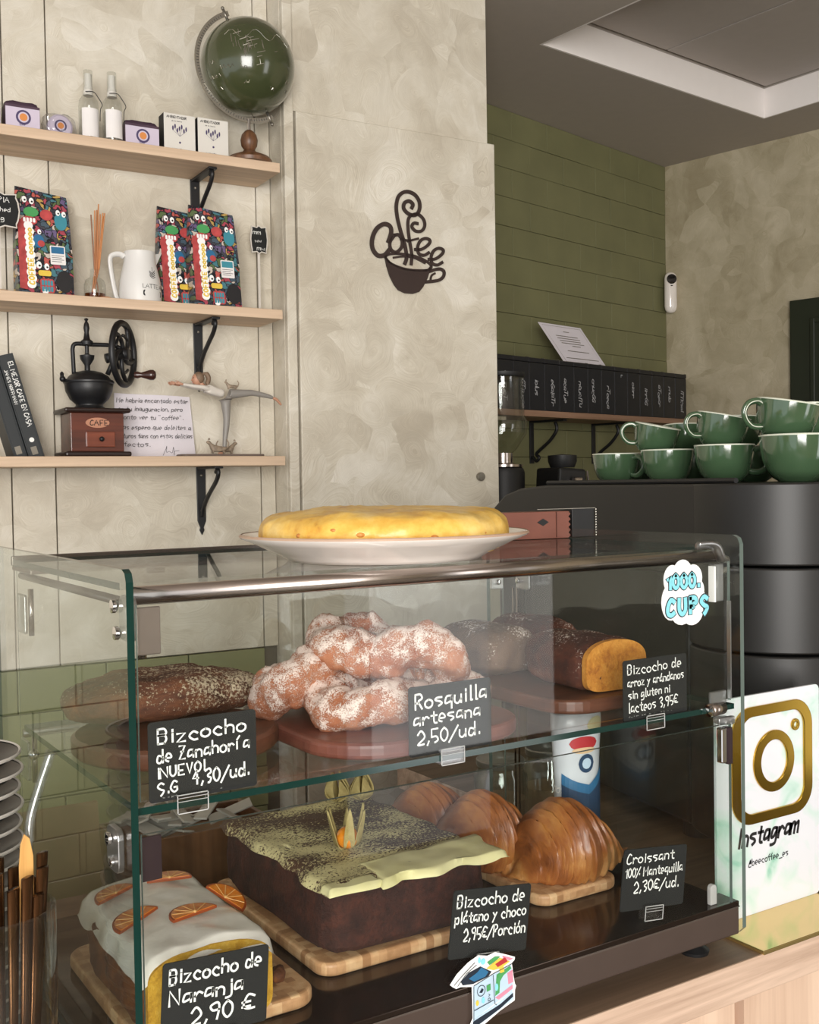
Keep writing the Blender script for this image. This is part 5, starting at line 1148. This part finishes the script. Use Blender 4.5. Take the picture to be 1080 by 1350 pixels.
# ------------------------------------------------------------------ chocolate and banana sponge
ZC1 = ZF+.0145
ck = thing('chocolate_sponge', 'square dark chocolate sponge with pale yellow frosting dusted with cocoa', 'cake', (-.384, .235, ZC1))
mb = loafbox(-.100, .100, -.134, .140, 0, .072, 30, 30, 16, 9.); o = child('sponge', mb, 'choc', ck, smooth=True); rough_up(o, .004, 30, 1); rough_up(o, .0018, 130, 4)
def sheet(x0, x1, y0, y1, zf, nx, ny, drop, th=.004, edge_wave=.006, seed=0, sides=('F', 'L', 'R')):
    """icing sheet that follows zf(x,y) and folds down at its rim"""
    mb = MB(); G = []
    for j in range(ny+1):
        row = []
        for i in range(nx+1):
            u, v = i/nx, j/ny; x = x0+(x1-x0)*u; y = y0+(y1-y0)*v
            wob = noise.noise(Vector((x*28+seed, y*28, seed)))*edge_wave
            ed = min(u, 1-u, v, 1-v)
            dx = (wob if u < .1 or u > .9 else 0); dy = (wob if v < .1 or v > .9 else 0)
            z = zf(x, y)+noise.noise(Vector((x*35, y*35, seed+3)))*.0022+th
            if ed < 1e-6: z -= th+drop*(.5+.9*abs(noise.noise(Vector((x*22, y*22, seed+9)))))
            elif ed < 1.6/max(nx, ny): z -= .0012
            row.append(len(mb.v)); mb.v.append((x+dx, y+dy, z))
        G.append(row)
    for j in range(ny):
        for i in range(nx): mb.f.append((G[j][i], G[j][i+1], G[j+1][i+1], G[j+1][i])); mb.mi.append(0)
    return mb
top = lambda x, y: .0725-.004*max(0, abs(x)/.1-.85)*6*.3
m = sheet(-.101, .101, -.136, .138, top, 44, 52, .007, .0035, .010, 4); o = child('frosting', m, 'frosting', ck, smooth=True)
m = sheet(-.045, .112, -.150, -.088, lambda x, y: .0745-.0, 40, 18, .007, .003, .012, 11); o = child('bare_frosting', m, 'frosting_clean', ck, smooth=True)
m = sheet(-.104, -.040, -.146, -.124, lambda x, y: .0740, 30, 10, .006, .0025, .008, 15); o = child('bare_frosting', m, 'frosting_clean', ck, smooth=True)
def physalis(x, y, z, s_, fruit, label, seed):
    t = thing('physalis', label, 'fruit', (x, y, z), 0, 'dried physalis decorating the chocolate sponge'); rn = random.Random(seed)
    if fruit: child('berry', MB().ball((0, 0, .0105*s_), .0105*s_, 24, 16), 'physalis', t, smooth=True)
    for k in range(6):
        a = 2*PI*k/6+rn.uniform(-.2, .2)+(.5 if seed else 0); L = rn.uniform(.028, .046)*s_ if fruit else rn.uniform(.026, .036)*s_; w0 = (rn.uniform(.0032, .0055) if fruit else rn.uniform(.006, .008))*s_
        out = .6 if fruit else .38
        pts = smooth_path([(.003, .001), (.012, .003+.004*rn.random()), (.018, L*.5), (.024, L*.95)], 4) if fruit else smooth_path([(.002, .001), (.012, .008), (.014, L*.5), (.006, L*.95)], 4)
        n_ = len(pts); mb = MB()
        for i, p in enumerate(pts):
            u = i/(n_-1); ww = w0*math.sin(PI*min(1, .12+u*.9))**.8+.0002
            for q, (sd, lift) in enumerate(((-1, .0), (0, -.0025), (1, .0))):
                r = p[0]+lift*s_; mb.v.append((math.cos(a)*r-math.sin(a)*sd*ww, math.sin(a)*r+math.cos(a)*sd*ww, p[1]))
        for i in range(n_-1):
            for q in range(2): mb.f.append((i*3+q, i*3+q+1, i*3+q+4, i*3+q+3)); mb.mi.append(0)
        o = child('husk_leaf', mb, 'husk', t, smooth=True); sd_ = o.modifiers.new('t', 'SOLIDIFY'); sd_.thickness = .0004
physalis(-.412, .190, ZC1+.077, 1.15, True, 'orange physalis berry in open dry husk on the middle of the chocolate sponge', 0)
physalis(-.336, .352, ZC1+.076, 1.15, False, 'closed dry physalis husk at the back corner of the chocolate sponge', 1)
physalis(-.308, .340, ZC1+.076, 1.1, False, 'second dry physalis husk at the back, nearer the croissants', 2)

# ------------------------------------------------------------------ iced orange loaf
ol = thing('orange_loaf', 'orange sponge loaf with white icing and dried orange slices, cut end showing', 'cake', (-.628, .142, ZC1))
mb = loafbox(-.060, .060, -.094, .098, 0, .066, 26, 30, 18, 6., .010); o = child('loaf', mb, ['crust'], ol, smooth=True); rough_up(o, .003, 35, 2); rough_up(o, .0012, 150, 4)
def outline(w2, h, p=6., n=60, dome=.010, z0=0.):
    out = []
    for k in range(n):
        th = 2*PI*k/n; e = 2/p
        x = math.copysign(abs(math.cos(th))**e, math.cos(th)); z = math.copysign(abs(math.sin(th))**e, math.sin(th))
        out.append((w2*x, z0+h/2+h/2*z+(dome*(1-x*x)*z if z > 0 else 0)))
    return out
m = MB().prism(outline(.0575, .0625, z0=.0018), -.0965, -.090); o = child('cut_face', m, 'crumb_yellow', ol)
def icz(x, y): return .066+.010*(1-min(1, (x/.06)**2))-.020*max(0, abs(x)/.060-.86)*2.
m = sheet(-.0625, .0610, -.0965, .098, icz, 34, 46, .016, .0035, .004, 7); child('icing', m, 'icing', ol, smooth=True)
def oslice(x, y, rz, r, tilt, label):
    t = thing('orange_slice', label, 'orange slice', (-.628+x, .142+y, ZC1+icz(x, y)+.0055), rz, 'half slices of dried orange on the iced loaf'); t.rotation_euler = (tilt[0], tilt[1], rz)
    half = [(0, 0)]
    child('rind', MB().prism([(a, b) for a, b in ell(0, 0, r, r, 20, 0, 180)], 0, .0028, plane='XY'), 'peel', t, bevel=.0005)
    child('flesh', MB().prism([(a, b+.0002) for a, b in ell(0, 0, r*.9, r*.9, 20, 0, 180)], -.0002, .0034, plane='XY'), 'orange_slice', t, bevel=.0004)
    mm = MB()
    for k in range(1, 6):
        a = PI*k/6; mm.tube([(r*.08*math.cos(a), r*.08*math.sin(a), .0034), (r*.88*math.cos(a), r*.88*math.sin(a), .0034)], .0005, 5)
    mm.ball((0, .0012, .0034), .0016, 8, 6); child('membrane', mm, 'pith', t); return t
oslice(.006, -.045, .25, .024, (0, 0), 'dried orange half slice in front on the icing beside the black sign')
oslice(-.038, -.020, .45, .024, (0, -.15), 'dried orange half slice at the glass side of the icing')
oslice(.018, .055, -.25, .022, (0, 0), 'dried orange half slice at the far end by the brown clamp plate')
oslice(.048, -.010, -.9, .022, (.05, .45), 'dried orange half slice curling over the loaf edge towards the chocolate sponge')
oslice(-.036, .052, .3, .021, (0, -.15), 'dried orange half slice farthest at the glass side of the icing')
t = thing('cake_crumb', 'brown baked crumb lying on the board beside the orange loaf', 'crumb', (-.540, .100, ZC1)); mb = loafbox(-.008, .008, -.009, .009, 0, .011, 8, 8, 6, 2.6); o = child('crumb', mb, 'crust', t, smooth=True); rough_up(o, .003, 120, 3)

# ------------------------------------------------------------------ croissants
def croissant(x, y, z, L, R, rz, label, seed, bend=.030):
    t = thing('croissant', label, 'croissant', (x, y, z), rz, 'butter croissants on the bamboo board'); N, K = 150, 56; mb = MB(); pk = -.30
    edges_ = [.0, .17, .36, .56, .76, .93]
    for i in range(N+1):
        u = -1+2*i/N; v = (u-pk)/(1-pk) if u > pk else (u-pk)/(1+pk)
        for k in range(K):
            th = 2*PI*k/K; a = min(1., max(0., abs(v)+.07*math.sin(th+.6)*math.copysign(1, v)+.02*noise.noise(Vector((u*4, math.cos(th)*2, math.sin(th)*2+seed)))))
            base_r = R*(max(.0, (1-abs(v)**(1.5 if v > 0 else 2.6)))**(.92 if v > 0 else .62))*(1-.06*abs(v))+.0035*(1-abs(v))
            j_ = max(q for q in range(6) if edges_[q] <= a); hi_ = (edges_+[1.05])[j_+1]; fr = (a-edges_[j_])/(hi_-edges_[j_])
            st = 1+.15*(1-fr)**.7*math.sin(min(1, fr*7)*PI/2)-.05
            rr = max(.0015, base_r*st*(1+.04*noise.noise(Vector((u*3+seed, math.cos(th)*1.5, math.sin(th)*1.5)))))
            zz = rr*math.sin(th)*1.02
            fl = -base_r*.66
            if zz < fl: zz = fl+(zz-fl)*.12
            mb.v.append((u*L/2+.008*math.sin(th)*(-v), bend*v*v+rr*math.cos(th)*1.0, max(.0004, zz+base_r*.66)))
    for i in range(N):
        for k in range(K): k2 = (k+1) % K; mb.f.append((i*K+k, i*K+k2, (i+1)*K+k2, (i+1)*K+k)); mb.mi.append(0)
    mb.f += [tuple(range(K)), tuple(N*K+k for k in range(K))]; mb.mi += [0, 0]
    o = child('pastry', mb, 'croissant', t, smooth=70); rough_up(o, .0010, 60, seed); return t
croissant(-.104, .162, ZC1, .180, .049, -.06, 'golden croissant nearest the glass behind its black sign', 1)
croissant(-.160, .250, ZC1, .168, .048, .06, 'golden croissant in the middle of the three', 2)
croissant(-.178, .345, ZC1, .170, .044, .10, 'golden croissant at the back next to the clear jars', 3)

# ------------------------------------------------------------------ doughnuts
def rosq(x, y, z, R, r, rot, label, seed):
    t = thing('sugared_doughnut', label, 'doughnut', (x, y, z), 0, 'sugared ring doughnuts heaped on the tray'); t.rotation_euler = rot; N, K = 80, 28; mb = MB()
    for i in range(N):
        a = 2*PI*i/N
        rr = r*(1+.22*noise.noise(Vector((math.cos(a)*1.8+seed, math.sin(a)*1.8, seed)))+.06*math.sin(a*5+seed)); Rr = R*(1+.08*math.sin(2*a+seed)); dz = .005*math.sin(2*a+seed*2)
        for k in range(K):
            th = 2*PI*k/K; q = rr*(1+.12*noise.noise(Vector((math.cos(a)*2.5+seed, math.sin(a)*2.5+math.cos(th), math.sin(th)*1.4+seed)))+.10*math.cos(2*th+a*2.5))
            mb.v.append(((Rr+q*math.cos(th))*math.cos(a), (Rr+q*math.cos(th))*math.sin(a), dz+q*.95*math.sin(th)))
    for i in range(N):
        i2 = (i+1) % N
        for k in range(K): k2 = (k+1) % K; mb.f.append((i*K+k, i*K+k2, i2*K+k2, i2*K+k)); mb.mi.append(0)
    o = child('dough', mb, 'rosquilla', t, smooth=True); rough_up(o, .0036, 50, seed); rough_up(o, .0016, 230, seed+2); return t
ZT_ = ZSH+.0168
rosq(-.436, .110, ZT_+.022, .036, .0225, (.05, .05, 0), 'sugared doughnut at the front of the tray behind its sign', 2)
rosq(-.354, .108, ZT_+.024, .034, .0220, (.1, -.1, 1), 'sugared doughnut at the front beside the black sign', 3)
rosq(-.476, .178, ZT_+.038, .033, .0225, (-.15, .45, 2), 'sugared doughnut leaning at the carrot sponge side', 4)
rosq(-.394, .215, ZT_+.022, .036, .0220, (0, 0, .4), 'sugared doughnut buried in the middle of the heap', 5)
rosq(-.312, .180, ZT_+.022, .030, .0200, (0, .1, .4), 'small sugared doughnut at the far right of the tray towards the cut loaf'.replace('far right of the tray towards', 'tray corner towards'), 6)
rosq(-.416, .152, ZT_+.070, .036, .0230, (.25, -.10, .9), 'sugared doughnut topmost of the heap', 7)
rosq(-.376, .105, ZT_+.055, .035, .0230, (.55, .05, 2.2), 'large sugared doughnut tipped against the topmost one', 8)

# ------------------------------------------------------------------ carrot sponge, rice sponges
cs = thing('carrot_sponge', 'long brown carrot sponge dusted with flour behind its black sign', 'cake', (-.588, .255, ZSH+.0195))
mb = loafbox(-.105, .100, -.052, .055, 0, .040, 40, 26, 14, 3., .006); o = child('loaf', mb, 'carrot_cake', cs, smooth=True); rough_up(o, .005, 26, 3); rough_up(o, .0015, 140, 3)
for i, (x0, x1, y0, y1, mt, lab, cut) in enumerate(((-.165, -.072, .080, .205, 'arroz_crust', 'cut rice and blueberry sponge with open golden crumb beside the black sign', 1), (-.192, -.108, .225, .350, 'arroz_hazed', 'uncut rice sponge half at the doughnut side of the walnut board', 0), (-.092, -.020, .250, .375, 'arroz_crust', 'rice sponge half at the back of the walnut board', 0))):
    t = thing('rice_sponge', lab, 'cake', ((x0+x1)/2, (y0+y1)/2, ZSH+.0168), [-.04, .08, .1][i], 'rice sponge halves on the walnut board'); a, b = (x1-x0)/2, (y1-y0)/2
    mb = loafbox(-a, a, -b, b, 0, .050, 26, 26, 16, 4.5, .010); o = child('loaf', mb, mt, t, smooth=True); rough_up(o, .003, 32, i); rough_up(o, .0012, 150, i)
    if cut: o = child('cut_face', MB().prism(outline(a*.95, .048, 4.5, dome=.0095, z0=.001), -b-.002, -b+.006), 'crumb_orange', t)

# ------------------------------------------------------------------ squeeze bottle, jars, sachets
bt = thing('condensed_milk_bottle', 'upside-down white and blue condensed milk squeeze bottle behind the croissants', 'bottle', (-.050, .232, ZF+.0003))
child('cap', MB().lathe([(.001, 0), (.021, 0), (.022, .004), (.022, .024), (.001, .024)], 32), 'blue', bt, smooth=40)
child('body', MB().lathe([(.018, .024), (.024, .030), (.031, .045), (.0325, .06), (.0315, .09), (.034, .14), (.0365, .175), (.036, .188), (.030, .192), (.001, .192)], 40, sy=.72), 'bottle_white', bt, smooth=50)
bt.children[1].data.materials[0] = M['bottle_white']
def wrap_on(m_, dy=0.):
    for i, (x, y, z) in enumerate(m_.v):
        R = .0333 if z < .11 else .0333+(z-.11)*.045; R += .0004; a = x/R; m_.v[i] = (math.sin(a)*R, -math.cos(a)*(R*.72)+y, z)
def patch(nm, pts, mt, y, th=.0003):
    # fill polygons as fans of small strips so they wrap round the bottle
    m = MB(); xs_ = [p[0] for p in pts]; x0, x1 = min(xs_), max(xs_); n = 14
    def span(x):
        zs = []
        for (xa, za), (xb, zb) in zip(pts, pts[1:]+pts[:1]):
            if (xa-x)*(xb-x) <= 0 and xa != xb: zs.append(za+(zb-za)*(x-xa)/(xb-xa))
        return (min(zs), max(zs)) if zs else (pts[0][1], pts[0][1])
    for k in range(n+1):
        x = x0+(x1-x0)*(k/n*.998+.001); a, b = span(x); m.v += [(x, y, a), (x, y, b)]
    for k in range(n): m.f.append((2*k, 2*k+2, 2*k+3, 2*k+1)); m.mi.append(0)
    wrap_on(m); return child(nm, m, mt, bt, smooth='flat')
patch('blue_band', [(-.042, .046), (.042, .046), (.042, .122), (.020, .104), (0, .092), (-.02, .098), (-.042, .108)], 'dblue', -.0003)
patch('light_band', [(-.042, .100), (-.02, .092), (0, .086), (.022, .098), (.042, .116), (.042, .126), (.02, .110), (0, .098), (-.02, .104), (-.042, .114)], 'blue', -.0006)
patch('cake_print', ell(-.008, .152, .022, .009, 18), 'red', -.0005); patch('cake_base_print', ell(-.008, .143, .018, .004, 18), 'sandy', -.0008)
patch('drop_print', ell(-.004, .126, .012, .012, 20), 'dblue', -.0005); patch('drop_ring', ell(-.004, .126, .007, .007, 16), 'sky', -.0008)
patch('fruit_print', ell(.012, .174, .016, .011, 16), 'yel_pale', -.0005)
for ch in bt.children:
    if ch.name.startswith('cake_base'): ch.data.materials[0] = M['sandy']
    if ch.name.startswith('fruit_print'): ch.data.materials[0] = M['yel_pale']
m = MB(); text(m, 'Condensada', -.024, .050, .0125, .0016, 0, 0, jit=0, track=-.8, seed=3)
m.v = [(-x, y, .146-z) for x, y, z in m.v]; wrap_on(m, -.0010); child('lettering', m, 'ink_white', bt, smooth='flat')
for i, (x, y, s_, lab) in enumerate(((.045, .520, 1., 'clear glass jar with flat lid behind the case next to the bottle'), (.150, .530, 1., 'clear glass jar with flat lid behind the case by the machine'))):
    t = thing('glass_jar', lab, 'jar', (x, y, 0), 0, 'clear lidded jars behind the case')
    child('body', MB().lathe([(.001, 0), (.040, 0), (.042, .004), (.042, .085), (.036, .094), (.036, .100), (.0345, .100), (.0345, .093), (.040, .084), (.040, .005), (.001, .004)], 36), 'thin_glass', t, smooth=40)
    child('lid', MB().lathe([(.001, .1005), (.037, .1005), (.038, .103), (.038, .110), (.036, .112), (.001, .112)], 36), 'acrylic_solid', t, smooth=40)
    child('filling', MB().lathe([(.001, .005), (.0385, .006), (.0385, .05), (.001, .052)], 30), 'kraft', t, smooth=40)
sb = thing('sachet_box', 'open wooden box of paper sugar sachets behind the case', 'box', (-.470, .520, 0))
for (a, b, c_, d) in ((-.10, .10, -.055, -.049), (-.10, .10, .049, .055), (-.10, -.094, -.049, .049), (.094, .10, -.049, .049)): child('side_panel', MB().box(a, b, c_, d, .004, .105), 'walnut', sb, bevel=.001)
child('bottom_panel', MB().box(-.10, .10, -.055, .055, 0, .004), 'walnut', sb)
child('inlay', MB().box(-.093, .093, -.048, .048, .0045, .085), 'kraft', sb)
rn = random.Random(12)
for k in range(16):
    t = thing('sugar_sachet', 'grey paper sugar sachet piled in the wooden box', 'sachet', (-.470+rn.uniform(-.075, .075), .520+rn.uniform(-.028, .028), .098+.0018*k), 0, 'sugar sachets in the wooden box'); t.rotation_euler = (rn.uniform(-.45, .45), rn.uniform(-.35, .35), rn.uniform(0, 3))
    child('sachet', MB().prism([(-.03, -.009), (.03, -.009), (.03, .009), (-.03, .009)], -.0015, .0015, plane='XY'), 'grey_paper', t, bevel=.001)
kb_ = thing('kraft_bag', 'brown kraft paper bag folded over behind the case', 'paper bag', (-.640, .525, 0))
mb = MB()
for i in range(9):
    u = i/8; d = .035*(1-u)+.004; wv_ = .055
    for k in range(16):
        s_ = k/16*4
        p = (-wv_+2*wv_*s_, -d) if s_ < 1 else (wv_, -d+2*d*(s_-1)) if s_ < 2 else (wv_-2*wv_*(s_-2), d) if s_ < 3 else (-wv_, d-2*d*(s_-3))
        mb.v.append((p[0]+.003*noise.noise(Vector((p[0]*30, u*5, p[1]*30))), p[1]+.006*noise.noise(Vector((p[0]*25+4, u*6, 2)))*u, .15*u))
for i in range(8):
    for k in range(16): k2 = (k+1) % 16; mb.f.append((i*16+k, i*16+k2, (i+1)*16+k2, (i+1)*16+k)); mb.mi.append(0)
mb.f += [tuple(range(16)), tuple(8*16+k for k in range(16))]; mb.mi += [0, 0]; child('bag', mb, 'kraft', kb_, smooth=30)

# ------------------------------------------------------------------ saucer stack and cutlery jar beside the case
sau = None
def saucer(i, z, s_, label):
    global sau
    if sau is None:
        sau = thing('saucer', label, 'saucer', (SX, SY, z), 0, 'stacked black saucers with pale rims')
        child('dish', MB().lathe([(.001, .001), (.030, .001), (.034, 0), (.040, .004), (.055, .012), (.0668, .019), (.0668, .0205), (.055, .0155), (.042, .008), (.001, .005)], 56), 'saucer_black', sau, smooth=50)
        child('rim', MB().lathe([(.0655, .0186), (.0672, .0186), (.0678, .0202), (.0668, .0216), (.0652, .0206)], 56, cap=False), 'saucer_rim', sau, smooth=50); r = sau
    else: r = dup(sau, (SX+random.uniform(-.0015, .0015), SY+random.uniform(-.0015, .0015), z), label=label)
    r.scale = (s_, s_, 1); return r
SX, SY = -.815, .190
for i in range(19):
    big = i < 11; saucer(i, .003+i*.0158, 1.06 if i in (7, 8, 9) else (1.0 if big else .94), 'black saucer with pale rim, %s of the stack beside the case' % ('topmost' if i == 18 else ['lowest', 'second', 'third', 'fourth', 'fifth', 'sixth', 'seventh', 'eighth', 'ninth', 'tenth', 'eleventh', 'twelfth', 'thirteenth', 'fourteenth', 'fifteenth', 'sixteenth', 'seventeenth', 'eighteenth'][i]+(' from the bottom' if i else '')))
JX, JY = -.803, .034
J = thing('cutlery_jar', 'tall clear glass jar holding bronze cutlery and straws beside the case', 'jar', (JX, JY+.012, 0))
child('jar', MB().lathe([(.001, 0), (.041, 0), (.043, .004), (.043, .215), (.0415, .2165), (.040, .215), (.040, .006), (.001, .005)], 40), 'thin_glass', J, smooth=40)
rn = random.Random(3)
for k in range(18):
    a = 2*PI*k/18+.3; bx, by = JX+math.cos(a)*.020, JY+.012+math.sin(a)*.020; tx_, ty_ = JX+math.cos(a)*.034, JY+.012+math.sin(a)*.034; zt = rn.uniform(.215, .250)
    t = thing('bronze_cutlery', 'bronze cutlery piece standing in the tall glass jar', 'cutlery', (bx, by, .008), 0, 'bronze cutlery in the glass jar'); dx, dy = tx_-bx, ty_-by
    child('handle', MB().tube([(0, 0, 0), (dx*.4, dy*.4, zt*.4), (dx, dy, zt)], [.0034, .0042, .0068], 12, flat=.5), 'bronze', t, smooth=True)
t = thing('wooden_stirrer', 'pale bamboo stirrer with pointed tip among the bronze cutlery', 'stirrer', (JX+.018, JY, .008)); child('stick', MB().prism([(-.005, 0), (.005, 0), (.0065, .248), (.004, .262), (0, .266), (-.003, .258), (-.0045, .240)], -.001, .001), 'straw', t, bevel=.0004)
for i, (pts, lab) in enumerate((([(.012, -.010, 0), (.020, -.006, .20), (.024, -.002, .262), (.029, 0, .285), (.044, .002, .325)], 'bent clear glass straw standing in the cutlery jar, bending over the case side'), ([(-.006, -.02, 0), (-.010, -.03, .16), (-.014, -.032, .25)], 'short clear glass straw in the cutlery jar'))):
    t = thing('glass_straw', lab, 'straw', (JX, JY+.012, .008)); P_ = smooth_path(pts, 6); child('tube', MB().tube(P_, .0042, 16), 'thin_glass', t, smooth=True); child('inner_wall', MB().tube(P_, .0030, 12), 'thin_glass', t, smooth=True)
